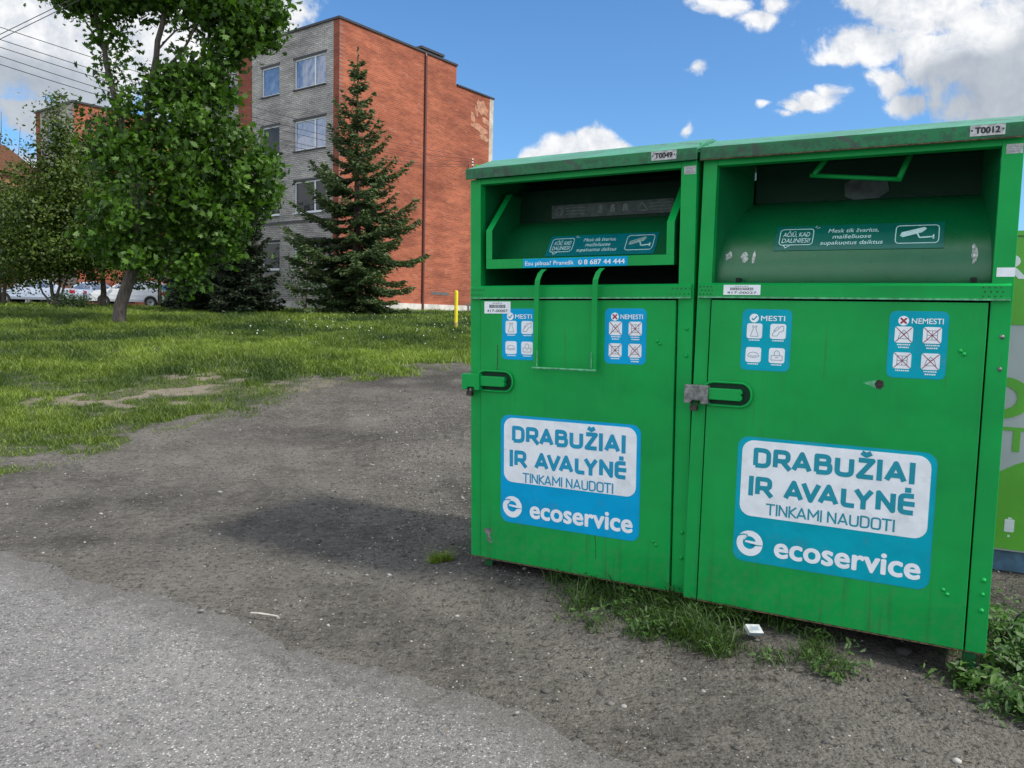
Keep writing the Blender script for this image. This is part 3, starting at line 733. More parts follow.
def make_bin(par, W, second):
    root = empty('clothes_donation_bin', mat4=bin_matrix(par))
    blue, txt = (M['blue2'], M['txt2']) if second else (M['blue1'], M['txt1'])
    g = M['green']; pl, pr = .062, W-.072
    # body: posts, skins, floor, cavity
    b = MB()
    b.box(0, pl, 0, .05, 0, 2.012).box(pr, W, 0, .05, 0, 2.012)
    b.box(0, .004, .05, 1.12, .02, 2.10).box(W-.004, W, .05, 1.12, .02, 2.10)
    b.box(.004, W-.004, 1.115, 1.12, .02, 2.12).box(.004, W-.004, .052, 1.115, .02, .026)
    b.box(pl, pr, .001, .05, 1.985, 2.012)
    b.build('body', g, root, bevel=.003)
    # roof with sloping front and a lip
    r = MB(); ex_ = .008
    r.prof([(-.030, 2.062), (.24, 2.150), (1.16, 2.185), (1.16, 2.17), (.24, 2.134), (-.026, 2.052)], -ex_, W+ex_-.002)
    r.prof([(-.026, 2.052), (.24, 2.134), (1.16, 2.17), (1.16, 2.10), (.06, 2.02), (-.024, 2.04)], 0, .004)
    r.prof([(-.026, 2.052), (.24, 2.134), (1.16, 2.17), (1.16, 2.10), (.06, 2.02), (-.024, 2.04)], W-.006, W-.002)
    ro = r.build('roof', M['roof'], root)
    MB().box(-ex_-.001, W+ex_-.001, -.034, -.022, 2.010, 2.0635).build('roof_lip', M['lip'], ro, bevel=.002)
    if second: MB().box(-ex_, W+ex_-.002, -.036, -.022, 2.006, 2.0095).build('roof_seam', M['rust'], ro)
    # middle bar
    br = MB().prof([(-.014, 1.402), (-.014, 1.452), (0, 1.462), (.05, 1.462), (.05, 1.402)], .008, W-.008).build('crossbar', g, root)
    MB().box(.008, W-.008, -.021, .0, 1.3945, 1.4015).build('crossbar_edge', M['green_edge'], br)
    bo = MB()
    for side in (0, 1):
        cols = range(4) if second else range(5)
        for i in cols:
            for j in range(3 if second else 2):
                u = .016+i*.016 if side == 0 else W-.10+i*.020
                bo.dome(u+(j % 2)*.006, -.0142, 1.412+j*.017 if second else 1.415+j*.025, .0038, .002)
    bo.build('rivet_row', M['lip'], br)
    # door
    d = MB().prof([(DF, .004), (DF, 1.386), (.03, 1.386), (.03, .004)], pl+.007, pr-.007).build('door', M['green_door'], root, bevel=.0025)
    MB().box(pl-.002, pl+.009, .034, .04, .0, 1.40).box(pr-.009, pr+.002, .034, .04, .0, 1.40).box(pl, pr, .034, .04, 1.38, 1.40).each('door_gap', M['dark'], root)
    MB().box(pl+.007, pr-.007, DF-.001, .028, -.002, .0035).box(0, pl-.001, -.001, .05, -.004, -.0005).box(pr, W, -.001, .05, -.004, -.0005).each('bottom_edge', M['rust'], root)
    sc = MB()
    stroke(sc, [(W-.168, 1.384), (W-.17, .9)], .001, DF-.0006)
    # bolts
    for (u, h, rr) in ((W-.163, 1.196, .0085), (W-.150, 1.184, .0085), (W-.163, .235, .0085), (W-.148, .219, .0085)):
        MB().dome(u, DF, h, rr, .008).build('bolt', g, root, smooth=True)
    for (h, rr) in ((1.256, .009), (1.131, .009), (.295, .010), (.172, .010))+(((.238, .008),) if second else ()):
        MB().dome(W-.026, 0, h, rr, .009).build('bolt', M['steel'] if (second and h > .5) else g, root, smooth=True)
    # latch
    lt = MB().prism([(-.026, .915), (.0, .915), (.012, .93), (.05, .93), (.05, .915), (.082, .915), (.082, 1.0), (-.026, 1.0)], -.052, -.002).build('latch', M['steel'] if second else g, root, bevel=.004)
    MB().box(.082, .225, -.040, -.014, .938, .990).build('latch_bar', g, lt, bevel=.003)
    MB().box(.218, .229, -.043, -.014, .945, .958).box(.218, .229, -.043, -.014, .970, .984).each('latch_tooth', g, lt, bevel=.001)
    rim = rrect(.05, .268, .912, 1.018, .05, 6); MB().tube([(x, DF-.010, z) for x, z in rim]+[(rim[0][0], DF-.010, rim[0][1])], .0055, 6).build('latch_rim', M['green_edge'] if False else g, lt, smooth=True)
    MB().prism(rrect(.056, .262, .918, 1.012, .046, 6), DF-.0016, DF-.0003).build('latch_recess', M['green_deep_shade'], lt)  # flat plate, its dark green stands in for the shade of a recess
    MB().tube([(.005, -.03, .928), (.008, -.04, .905), (.028, -.04, .900), (.034, -.03, .925)], .006, 8).box(.002, .034, -.05, -.026, .882, .906).build('padlock', M['padlock'], lt, bevel=.002)
    # feet
    for u in (.06, W-.075):
        for yy in (.05, .98):
            MB().box(u, u+.045, yy, yy+.006, -.17, .02).box(u, u+.006, yy+.006, yy+.05, -.17, .02).box(u-.01, u+.06, yy-.01, yy+.06, -.175, -.168).build('foot', M['green_shaded'], root)
    # stickers
    if second:
        sticker_big(root, W, blue, txt, .222, 1.004, .222, .780, 1)
        sticker_small(root, blue, .211, .418, 1.080, 1.346, 'MESTI', False, txt)
        sticker_small(root, blue, .800, 1.010, 1.080, 1.348, 'NEMESTI', True, txt)
    else:
        sticker_big(root, W, blue, txt, .196, .964, .221, .789, 0)
        sticker_small(root, blue, .201, .400, 1.083, 1.342, 'MESTI', False, txt)
        sticker_small(root, blue, .774, .981, 1.083, 1.346, 'NEMESTI', True, txt)
    # number plate on the roof lip
    num, u0, u1 = ('T0012', 1.036, 1.152) if second else ('T0049', .998, 1.114)
    p = MB().box(u0, u1, -.0375, -.034, 2.020, 2.061).build('number_plate', M['plate'], root)
    L = MB(); text_into(L, num, u0+.016, u1-.016, 2.028, 2.053, -.0382, '0', .05)
    for u in (u0+.007, u1-.007): L.prism([(u-.003, 2.038), (u+.003, 2.038), (u+.003, 2.044), (u-.003, 2.044)], -.0382, -.0376)
    L.build('lettering', M['black'], p)
    # paper tag on the post
    tg = MB().box(W-.058, W-.004, -.0012, -.0002, 1.953, 1.989).build('label_tag', M['plate'], root)
    t2 = MB()
    for j in range(3): t2.box(W-.053, W-.012, -.0018, -.0013, 1.962+j*.008, 1.9635+j*.008)
    t2.build('print', M['greyicon'], tg)
    # barcode
    if second: bu0, bu1, bh0, bh1, by = .121, .281, 1.409, 1.453, -.014
    else: bu0, bu1, bh0, bh1, by = .094, .250, 1.318, 1.380, DF
    bc = MB().box(bu0, bu1, by-.0030, by-.0001, bh0, bh1).build('barcode_label', M['white'], root)
    q = MB(); x = bu0+.03; H = bh1-bh0
    while x < bu1-.03:
        w_ = random.choice((.0012, .002, .003)); q.box(x, x+w_, by-.0036, by-.0031, bh0+H*.46, bh0+H*.74); x += w_+random.choice((.0015, .0025))
    text_into(q, '417-'+('00007' if not second else '00027'), bu0+.016, bu1-.016, bh0+H*.12, bh0+H*.34, by-.0036, '0', .012)
    for j in range(6): q.box(bu0+.05+j*.01, bu0+.057+j*.01, by-.0036, by-.0031, bh0+H*.84, bh0+H*.89)
    q.build('print', M['black'], bc)

    # ------- hopper opening
    cav = MB()
    if second:
        cav.add([(pl, .05, 1.44), (.155, .36, 1.44), (.155, .36, 2.05), (pl, .05, 2.05)], [(0, 1, 2, 3)])
        cav.add([(pr, .05, 1.44), (pr-.045, .40, 1.44), (pr-.045, .40, 2.05), (pr, .05, 2.05)], [(0, 3, 2, 1)])
        cav.each('side_panel', M['green_shaded'], root)
        MB().box(.155, pr-.045, .40, .41, 1.44, 2.08).box(pl, pr, .05, .41, 2.05, 2.06).build('back_panel', M['green_deep_shade'], root)
        # drum: bulging closed hopper
        prof = [(.075, 1.462), (.068, 1.50), (.078, 1.56), (.105, 1.62), (.150, 1.69), (.20, 1.75), (.26, 1.80), (.33, 1.845), (.40, 1.87)]
        zf = lambda z: float(np.interp(z, [p[1] for p in prof], [p[0] for p in prof]))
        vs = []; fs = []
        for i, (yy, zz) in enumerate(prof): vs += [(pl+.001, yy, zz), (pr-.001, yy, zz)]
        for i in range(len(prof)-1): fs.append((2*i, 2*i+1, 2*i+3, 2*i+2))
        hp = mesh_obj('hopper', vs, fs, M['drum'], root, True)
        loading_sticker(hp, .305, .975, zf, 1.612, 1.728, M['teal_sticker'], M['dim_white'])
        # ledge under the drum
        MB().box(pl, pr, .02, .10, 1.4625, 1.4665).build('sill', M['green_shaded'], root)
        hd = MB()
        hd.tube([(.43, .20, 1.955), (.80, .20, 1.915)], .010, 8).tube([(.445, .20, 1.955), (.50, .24, 2.05)], .013, 6).tube([(.79, .20, 1.917), (.835, .24, 2.05)], .013, 6)
        hd.build('hopper_handle', M['green'], root, smooth=True)
        MB().prism([(.56, 1.885), (.60, 1.868), (.70, 1.872), (.745, 1.90), (.73, 1.97), (.60, 1.975), (.555, 1.94)], .392, .399).build('rust_patch', M['dim_grey'], root)
        def patch(cx, cz, w, h, m, yf, name='scuff_mark', n=14, k=.35):
            pp = [(cx+w*(1+random.uniform(-k, k))*math.cos(2*PI*i/n), cz+h*(1+random.uniform(-k, k))*math.sin(2*PI*i/n)) for i in range(n)]
            vs = [(x, yf(z)-.0025, z) for x, z in pp]; return mesh_obj(name, vs, [tuple(range(n))], m, root)
        patch(.185, 1.585, .018, .022, M['scuff'], zf); patch(1.085, 1.58, .012, .042, M['scuff'], zf); patch(.225, 1.58, .006, .03, M['scuff'], zf)
        patch(.112, 1.590, .016, .02, M['scuff'], zf)
        for u in (.165, 1.075): MB().box(u, u+.022, .015, .04, 1.467, 1.486).build('hinge_block', M['dark'], root)
        MB().box(1.160, W+.0005, -.0012, -.0002, 1.487, 1.522).build('white_tape', M['white'], root)
        # impact mark
        pp = [(.70, 1.050), (.735, 1.062), (.755, 1.058), (.775, 1.070), (.787, 1.058), (.789, 1.036), (.775, 1.022), (.752, 1.030), (.73, 1.040)]
        MB().prism([(.776+.017*math.cos(2*PI*i/16)*random.uniform(.8, 1.15), 1.047+.021*math.sin(2*PI*i/16)*random.uniform(.8, 1.15)) for i in range(16)], DF-.0009, DF-.0002).build('scorch_mark', M['padlock'], root)
        MB().prism([(.712, 1.050), (.738, 1.041), (.765, 1.030), (.775, 1.05), (.765, 1.062), (.738, 1.058)], DF-.0006, DF-.0001).build('scraped_patch', M['green_edge'], root)
    else:
        cav.add([(pl, .05, 1.44), (pl, .55, 1.44), (pl, .55, 2.05), (pl, .05, 2.05)], [(0, 1, 2, 3)])
        cav.add([(pr, .05, 1.44), (pr, .55, 1.44), (pr, .55, 2.05), (pr, .05, 2.05)], [(0, 3, 2, 1)])
        cav.each('side_panel', M['green_shaded'], root)
        MB().box(pl, pr, .55, .56, 1.44, 2.08).box(pl, pr, .05, .56, 2.05, 2.06).build('back_panel', M['green_deep_shade'], root)
        h = MB(); a0, a1 = .098, 1.104
        h.box(a0, a1, -.004, .006, 1.549, 1.597)                              # front rail
        hp = h.build('hopper', M['green'], root, bevel=.002)
        f = MB()
        for (xa, xb) in ((a0, a0+.036), (a1-.036, a1)):
            f.add([(xa, -.004, 1.5975), (xb, -.004, 1.5975), (xb, -.004, 1.745), (xa, -.004, 1.745), (xa, .21, 1.955), (xb, .21, 1.955)], [(0, 1, 2, 3), (3, 2, 5, 4)])
        f.each('hopper_flange', M['green'], hp)
        sp = MB()
        for xx in (a0+.0005, a1-.0005):
            sp.add([(xx, -.003, 1.55), (xx, -.003, 1.744), (xx, .209, 1.954), (xx, .5, 1.97), (xx, .45, 1.7), (xx, .2, 1.56)], [(0, 1, 2, 3, 4, 5)])
        sp.each('hopper_side', M['green_shaded'], hp)
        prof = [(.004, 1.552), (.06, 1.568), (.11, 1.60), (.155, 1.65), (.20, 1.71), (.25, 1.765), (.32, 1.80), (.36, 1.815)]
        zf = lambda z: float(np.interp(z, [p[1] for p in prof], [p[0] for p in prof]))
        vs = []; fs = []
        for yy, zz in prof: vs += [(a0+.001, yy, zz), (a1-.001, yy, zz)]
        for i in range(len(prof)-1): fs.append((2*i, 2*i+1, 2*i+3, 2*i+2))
        mesh_obj('hopper_floor', vs, fs, M['green_shaded'], hp, True)
        bp = mesh_obj('hopper_back', [(a0+.001, .361, 1.815), (a1-.001, .361, 1.815), (a1-.001, .38, 1.99), (a0+.001, .38, 1.99)], [(0, 1, 2, 3)], M['green_deep_shade'], hp)
        loading_sticker(root, .375, .965, zf, 1.612, 1.722, M['teal_sticker2'], M['dim_white'])
        # dark pictogram strip on the hopper back
        st = MB().box(.30, .985, .356, .360, 1.832, 1.902).build('sticker', M['dim_grey'], root)
        q = MB(); ring = [(.345+.02*math.cos(2*PI*i/14), 1.868+.02*math.sin(2*PI*i/14)) for i in range(15)]
        stroke(q, ring, .008, .3555)
        for (xa, xb) in ((.385, .50), (.86, .97)):
            for z in (1.85, 1.866, 1.882): q.box(xa, xb, .355, .3556, z, z+.004)
        for x in (.57, .64, .71): q.prism([(x, 1.85), (x+.03, 1.85), (x+.028, 1.885), (x+.02, 1.892), (x+.004, 1.885)], .355, .3556)
        stroke(q, [(.79, 1.85), (.845, 1.85), (.8175, 1.893), (.79, 1.85)], .006, .3555)
        q.build('print', M['dim_line'], st)
        # phone strip on the rail
        ps = MB().box(.318, .880, -.0052, -.0042, 1.551, 1.595).build('phone_strip', M['blue1'], hp)
        q = MB(); text_into(q, 'Esu pilnas? Pranešk', .330, .600, 1.562, 1.582, -.0058, 'E', .012); text_into(q, '8 687 44 444', .655, .866, 1.560, 1.584, -.0058, '8', .02)
        stroke(q, [(.634+.010*math.cos(2*PI*i/12), 1.572+.010*math.sin(2*PI*i/12)) for i in range(13)], .003, -.0058); stroke(q, [(.629, 1.577), (.631, 1.570), (.639, 1.566)], .004, -.0058)
        q.build('lettering', M['white_hi'], ps)
        # strap handle
        hd = MB()
        def strap(pts, w):
            vs = []
            for (u, y, z) in pts: vs += [(u-w/2, y, z), (u+w/2, y, z), (u-w/2, y+.006, z), (u+w/2, y+.006, z)]
            n = len(pts); fs = []
            for i in range(n-1):
                k = i*4
                fs += [(k, k+1, k+5, k+4), (k+3, k+2, k+6, k+7), (k, k+4, k+6, k+2), (k+1, k+3, k+7, k+5)]
            fs += [(0, 2, 3, 1), (4*n-4, 4*n-3, 4*n-1, 4*n-2)]
            hd.add(vs, fs)
        for (ut, ub) in ((.445, .412), (.757, .731)):
            strap([(ut+.002, .00, 1.541), (ut, -.022, 1.540), (ut-.010, -.045, 1.520), (ut-.020, -.055, 1.485), (ut-.024, -.055, 1.44), (ub, -.048, 1.052)], .026)
        hd.build('strap_handle', M['green'], hp)
        MB().tube([(.396, -.050, 1.047), (.744, -.050, 1.047)], .0055, 8).tube([(.424, -.052, 1.135), (.424, -.052, 1.055)], .003, 6).tube([(.720, -.052, 1.135), (.720, -.052, 1.055)], .003, 6).build('handle_bar', M['green_edge'], hp)
        # scratches on the door
        q = MB(); stroke(q, [(.1725, 1.155), (.173, 1.07), (.169, 1.02)], .004, DF-.0006)
        stroke(q, [(.735, .215), (.742, .16), (.741, .10)], .003, DF-.0006); q.build('scratch', M['padlock'], root)
        MB().prism([(.085, .15), (.10, .14), (.115, .10), (.135, .085), (.14, .10), (.125, .13), (.14, .16), (.12, .17), (.10, .165)], DF-.0006, DF-.0001).build('bare_metal_patch', M['steel'], root)
    return root
B0 = make_bin((-.22913, 4.18815, .02056, -.50401, .012775, .021324), 1.2, False)
tag(B0, 'green metal clothes donation bin with pulled-out hopper and strap handle, plate T0049', 'donation bin', 'green clothes donation bins')
B1 = make_bin((.83568, 3.60139, .03838, -.49004, .00162, -.01554), 1.22, True)
tag(B1, 'green metal clothes donation bin with closed hopper and dented door, plate T0012', 'donation bin', 'green clothes donation bins')

# ------------------------------------------------------------------ white and lime container behind
rc = empty('recycling_container', (2.3, 4.75, 0), -.45)
M['lime'] = simple('lime_paint', (.13, .47, .04), .4, 0, .08, 3); M['pale'] = simple('pale_grey_panel', (.52, .53, .55), .45, 0, .06, 3)
M['navy'] = simple('faded_blue_plinth', (.13, .24, .36), .7, 0, .25, 9)
x0, x1 = .42, 2.3
MB().box(x0, x1, 0, 1.3, .16, 1.97).build('body', M['pale'], rc, bevel=.008)
MB().box(x0+.05, x1-.05, .05, 1.25, -.03, .158).build('plinth', M['navy'], rc)
MB().box(x0-.01, x1+.01, -.01, 1.31, 1.972, 2.0).build('lid', M['lime'], rc)
MB().box(x0+.002, x1-.002, -.003, -.0005, 1.47, 1.965).build('top_band', M['lime'], rc)
MB().prism([(x0+.004, .172), (x1-.004, .172), (x1-.004, 1.45), (x0+.26, .675), (x0+.004, .515)], -.003, -.0005).build('bottom_band', M['lime'], rc)
q = MB(); text_into(q, 'R', .50, .655, 1.73, 1.87, -.0045, 'R', .03); q.build('lettering', M['white_hi'], rc)
q = MB(); text_into(q, 'O', .42, .725, .93, 1.175, -.0045, 'O', .05); text_into(q, 'T', .575, .760, .745, .885, -.0045, 'T', .01); q.build('lettering', M['lime'], rc)
MB().prism(rrect(.642, .690, .275, .350, .006, 3), -.0045, -.0032).prism([(.657, .352), (.675, .352), (.675, .360), (.657, .360)], -.0045, -.0032).prism([(.660, .245), (.672, .245), (.672, .257), (.660, .257)], -.0045, -.0032).build('icon', M['white'], rc)
tag(rc, 'white and lime green recycling container standing behind the right bin', 'container')

# ------------------------------------------------------------------ litter
lx, ly = 1.082, 3.32
lit = empty('cigarette_pack', (lx, ly, float(ground_z(lx, ly))+.045), .25); lit.rotation_euler = (.5, .12, .3)
MB().box(-.036, .036, -.024, .024, -.009, .009).build('carton', simple('crushed_white_card', (.36, .38, .38), .6, 0, .2, 30), lit, bevel=.002)
MB().box(-.018, .018, -.010, .010, .0093, .0097).build('print', M['greyicon'], lit)
MB().box(-.035, .035, -.0245, -.0242, -.008, .008).build('side_print', M['greyicon'], lit)
tag(lit, 'small white crumpled cigarette pack lying in grass below the right bin', 'litter')
tw = MB().tube([(-1.20, 3.575, .030), (-1.155, 3.56, .034), (-1.10, 3.552, .031), (-1.06, 3.54, .030)], [.004, .005, .004, .003], 6).build('stick', simple('bleached_stick', (.45, .43, .38), .8))
tag(tw, 'short bleached stick lying on the dirt at the asphalt edge', 'stick')

# ------------------------------------------------------------------ broad-leaved weeds by the right bin
M['weed'] = leaf_mat('weed_leaf', (.018, .060, .010), (.085, .18, .028), .3)
def leaf_cloud(name, C, N, S, mat, parent, tint, shape):
    n = len(C); sh = np.array(shape)     # shape: list of (x, y) outline around origin; fan
    up = np.where(np.abs(N[:, 2:3]) > .9, np.array([[1., 0, 0]]), np.array([[0, 0, 1.]]))
    A = np.cross(N, up); A /= np.linalg.norm(A, axis=1, keepdims=True)+1e-9; B = np.cross(N, A)
    th = RNG.random(n)*2*PI; c, s = np.cos(th)[:, None], np.sin(th)[:, None]
    A2 = A*c+B*s; B2 = -A*s+B*c
    k = len(sh)
    V = C[:, None, :]+S[:, None, None]*(sh[None, :, 0:1]*A2[:, None, :]+sh[None, :, 1:2]*B2[:, None, :])
    if sh.shape[1] > 2: V = V+S[:, None, None]*sh[None, :, 2:3]*N[:, None, :]
    fan = np.array([(0, i, i+1) for i in range(1, k-1)]+[(0, k-1, 1)])
    F_ = (fan[None]+np.arange(n)[:, None, None]*k).reshape(-1, 3)
    o = fast_mesh(name, V.reshape(-1, 3), F_, mat, np.repeat(tint, k)); o.parent = parent
    return o
WLEAF = [(0, 0, 0), (.55, 0, -.06), (.25, .13, .02), (-.2, .17, .03), (-.5, 0, 0), (-.2, -.17, .03), (.25, -.13, .02)]
OVAL = [(0, 0, 0), (.5, 0, .05), (.3, .2, 0), (-.1, .26, -.02), (-.5, 0, .05), (-.1, -.26, -.02), (.3, -.2, 0)]
MAPLE = [(0, 0, 0)]+[(r*math.cos(a), r*math.sin(a), -.06*(r > .4)) for r, a in ((.55, 0), (.30, .35), (.52, .75), (.28, 1.15), (.50, 1.65), (.24, 2.3), (.16, PI), (.24, -2.3), (.50, -1.65), (.28, -1.15), (.52, -.75), (.30, -.35))]
DIAM = [(0, 0, 0), (.5, 0, 0), (0, .28, .03), (-.5, 0, 0), (0, -.28, .03)]
def rand_dirs(n):
    v = RNG.normal(size=(n, 3)); return v/np.linalg.norm(v, axis=1, keepdims=True)
weeds = [(1.93, 2.80, .12, 'broad-leaved weed in the bottom right corner, nearest the camera'), (2.12, 3.12, .15, 'leafy weed growing against the right edge of the right bin'), (2.35, 3.15, .20, 'tall leafy weed at the right edge of the picture'), (1.86, 3.0, .07, 'low trailing weed before the foot of the right bin'), (2.22, 2.88, .13, 'spreading weed between the corner weed and the bin'), (2.25, 3.45, .22, 'bushy weed below the lime container')]
for (x, y, h, lb) in weeds:
    z = float(ground_z(x, y)); w = empty('weed', (x, y, z)); n = 130
    st = MB(); C = []; Ns = []
    for i in range(15):
        a = random.random()*2*PI; l = h*random.uniform(.5, 1.2); e = Vector((math.cos(a)*l, math.sin(a)*l*.8, h*random.uniform(.35, 1.0)))
        st.tube([(0, 0, 0), e*.5+Vector((0, 0, h*.15)), e], [.0025, .002, .001], 5)
        for j in range(12):
            p = e*random.uniform(.3, 1.05)+Vector((random.gauss(0, .02), random.gauss(0, .02), random.gauss(.01, .012))); p.z = max(p.z, .01); C.append(p[:])
    st.build('stem', M['weed'], w)
    C = np.array(C); Nn = rand_dirs(len(C))*.6+np.array([[0, -.3, 1.]]); Nn /= np.linalg.norm(Nn, axis=1, keepdims=True)
    leaf_cloud('leaves', C, Nn, RNG.uniform(.018, .062, len(C)), M['weed'], w, RNG.random(len(C)), WLEAF)
    tag(w, lb, 'weed')

# small broad-leaved plants tangled in the grass along the bins, stuff like the grass itself
C = []
for i in range(75):
    t = random.random(); x = .35+t*1.1; y = 3.98-.535*(x-.17)+random.uniform(-.34, .06)
    if abs(x-1.09) < .09 and abs(y-3.33) < .12: continue
    z = float(ground_z(x, y)); hh = random.uniform(.02, .09)
    for j in range(14): C.append((x+random.gauss(0, .025), y+random.gauss(0, .025), z+random.uniform(.2, 1)*hh))
for i in range(260):
    x = random.uniform(1.62, 2.75); y = random.uniform(2.62, 3.75)
    d_ = (x-1.98)*.9+(y-2.70)*.75
    if d_ < -.02+random.uniform(-.08, .1) or float((x-.828)*.47+(y-3.582)*.88) > -.02 and x < 1.95: continue
    z = float(ground_z(x, y)); hh = random.uniform(.03, .17)*min(1.2, .35+d_)
    for j in range(18): C.append((x+random.gauss(0, .035), y+random.gauss(0, .035), z+random.uniform(.1, 1)*hh))
C = np.array(C); Nn = rand_dirs(len(C))*.7+np.array([[0, -.3, 1.]]); Nn /= np.linalg.norm(Nn, axis=1, keepdims=True)
o = leaf_cloud('ground_cover', C, Nn, RNG.uniform(.012, .04, len(C)), M['weed'], None, RNG.random(len(C)), WLEAF); tag(o, kind='stuff')
# dry straw and leaf litter
C = []
for i in range(420):
    y = 2.2+7*random.random()**1.5; x = random.uniform(-.7*y, .6*y)
    if random.random() < .5: t = random.random(); x = .2+t*2.0; y = 3.9-.535*(x-.17)+random.gauss(-.1, .2)
    C.append((x, y, float(ground_z(x, y))+.006+(.014 if y < np.interp(x, RX, RY) else 0)))
C = np.array(C); Nn = rand_dirs(len(C))*.15+np.array([[0, 0, 1.]]); Nn /= np.linalg.norm(Nn, axis=1, keepdims=True)
o = leaf_cloud('dry_leaf_litter', C, Nn, RNG.uniform(.008, .05, len(C))*1.0, leaf_mat('dry_straw', (.07, .05, .03), (.26, .21, .13), .1), None, RNG.random(len(C)), [(0, 0, 0), (.5, 0, 0), (0, .06, .02), (-.5, 0, 0), (0, -.06, .02)]); tag(o, kind='stuff')

# ------------------------------------------------------------------ yellow post
yp = empty('marker_post', (-1.43, 19.5, float(ground_z(-1.43, 19.5))))
M['yellow'] = simple('yellow_paint', (.70, .56, .01), .5, 0, .1, 4)
MB().lathe([(.045, -.1), (.045, .95), (.04, .99), (.02, 1.0)], (0, 0, 0), 'Z', 14).build('post', M['yellow'], yp, smooth=False)
MB().lathe([(.047, .12), (.047, .22)], (0, 0, 0), 'Z', 14).build('scuffed_band', simple('scuffed_yellow', (.30, .23, .05), .8, 0, .5, 30), yp)
tag(yp, 'yellow steel marker post standing in the grass before the red brick wall', 'post')

# ------------------------------------------------------------------ apartment building
YW = .64
bl = empty('apartment_building', (-8.03, 36, 0), -YW)
M['greybrick'] = brick_mat('grey_silicate_brick', (.50, .475, .43), (.68, .645, .585), (.20, .19, .175), 'x', (.75, .74, .70, .3))
M['redbrick'] = brick_mat('red_brick', (.45, .120, .058), (.33, .078, .040), (.34, .19, .13), 'y', (.55, .28, .19, .35))
M['redbrickx'] = brick_mat('red_brick_front', (.40, .10, .055), (.32, .07, .04), (.28, .17, .13), 'x', (.45, .25, .18, .2))
M['coping'] = simple('dark_metal_coping', (.035, .035, .04), .5, .3)
M['plinth'] = simple('whitewashed_plinth', (.50, .48, .44), .9, 0, .2, 1.5, .3, .3)
M['pvc'] = simple('white_window_frame', (.72, .75, .78), .35, 0, .03)
M['pane_sky'] = glass_mat('window_glass_painted_sky', (.06, .12, .25), .22)  # blue of the reflected sky partly painted into the pane colour
M['pane_dark'] = glass_mat('window_glass_dark', (.007, .011, .012), .035)
M['concrete'] = simple('concrete_band', (.10, .10, .10), .9)
M['pipe'] = simple('dark_brown_downpipe', (.10, .025, .018), .6)
TOP = 14.40; GZ = .9
def facade(mb, x0, x1, z0, z1, ops, y=0., depth=.14):
    X = sorted({x0, x1, *[o[0] for o in ops], *[o[1] for o in ops]}); Z = sorted({z0, z1, *[o[2] for o in ops], *[o[3] for o in ops]})
    for i in range(len(X)-1):
        for j in range(len(Z)-1):
            cx, cz = (X[i]+X[i+1])/2, (Z[j]+Z[j+1])/2
            if any(o[0] < cx < o[1] and o[2] < cz < o[3] for o in ops): continue
            mb.add([(X[i], y, Z[j]), (X[i+1], y, Z[j]), (X[i+1], y, Z[j+1]), (X[i], y, Z[j+1])], [(0, 1, 2, 3)])
    for a, b_, c, d in ops:
        mb.add([(a, y, c), (b_, y, c), (b_, y, d), (a, y, d), (a, y+depth, c), (b_, y+depth, c), (b_, y+depth, d), (a, y+depth, d)], [(0, 4, 5, 1), (1, 5, 6, 2), (2, 6, 7, 3), (3, 7, 4, 0)])
rows = [(11.75, 13.13), (8.93, 10.32), (6.05, 7.52), (3.42, 4.76)]
ops = []
for (z0, z1) in rows: ops += [(-3.17, -.92, z0, z1), (-5.68, -4.30, z0, z1)]
w = MB(); facade(w, -6.48, -.40, 1.9, TOP, ops); w.build('wall', M['greybrick'], bl)
w = MB(); w.box(-.40, -.002, -.012, .2, 1.9, TOP).box(-7.56, -6.48, -.03, 1.4, 1.9, TOP-.05); w.each('brick_pier', M['redbrickx'], bl)
w = MB(); w.box(-.05, 0, .2, 7.9, 1.95, TOP).box(-.05, 0.0, 7.9, 11.05, 1.95, 13.42); w.build('side_wall', M['redbrick'], bl)
w = MB(); w.box(-14, -.05, .22, 10.9, 1.9, 13.3).box(-14, -.06, .3, 7.8, 13.3, 14.3); w.build('core', M['greybrick'], bl)
# recessed wing to the left
ops2 = []
for (z0, z1) in rows: ops2 += [(-9.9, -8.6, z0, z1), (-13, -11.2, z0, z1)]
w = MB(); facade(w, -14, -7.56, 1.9, 13.75, ops2, y=.1); w.build('wall', M['greybrick'], bl)
MB().box(-14.05, .06, -.07, .25, 14.40, 14.50).box(-.30, .06, .25, 7.95, 14.40, 14.50).box(-.3, .06, 7.951, 11.1, 13.42, 13.50).build('roof_coping', M['coping'], bl)
MB().box(-14.02, -6.5, .05, 10.9, 13.755, 13.85).build('roof', M['coping'], bl)
MB().box(-14, .03, -.05, .25, 1.0, 1.9).box(-.25, .04, .25, 11.08, 1.0, 1.95).build('plinth', M['plinth'], bl)
MB().box(-6.48, -.40, -.03, -.001, 5.60, 5.72).build('belt_course', M['concrete'], bl)
MB().box(-.02, .012, 10.72, 11.06, 1.95, 13.42).build('render_strip', simple('patched_render', (.42, .37, .31), .9, 0, .2, 2), bl)
MB().tube([(.06, 5.53, 1.4), (.06, 5.53, 14.25), (-.02, 5.53, 14.45)], .07, 8).build('downpipe', M['pipe'], bl)
MB().box(-.9, .0, 5.25, 6.95, 14.60, 14.72).box(-.7, -.15, 5.4, 6.8, 14.5, 14.60).build('roof_vent', M['coping'], bl)
MB().box(.0005, .012, 6.2, 7.6, 2.45, 2.60).build('cement_patch', M['concrete'], bl)
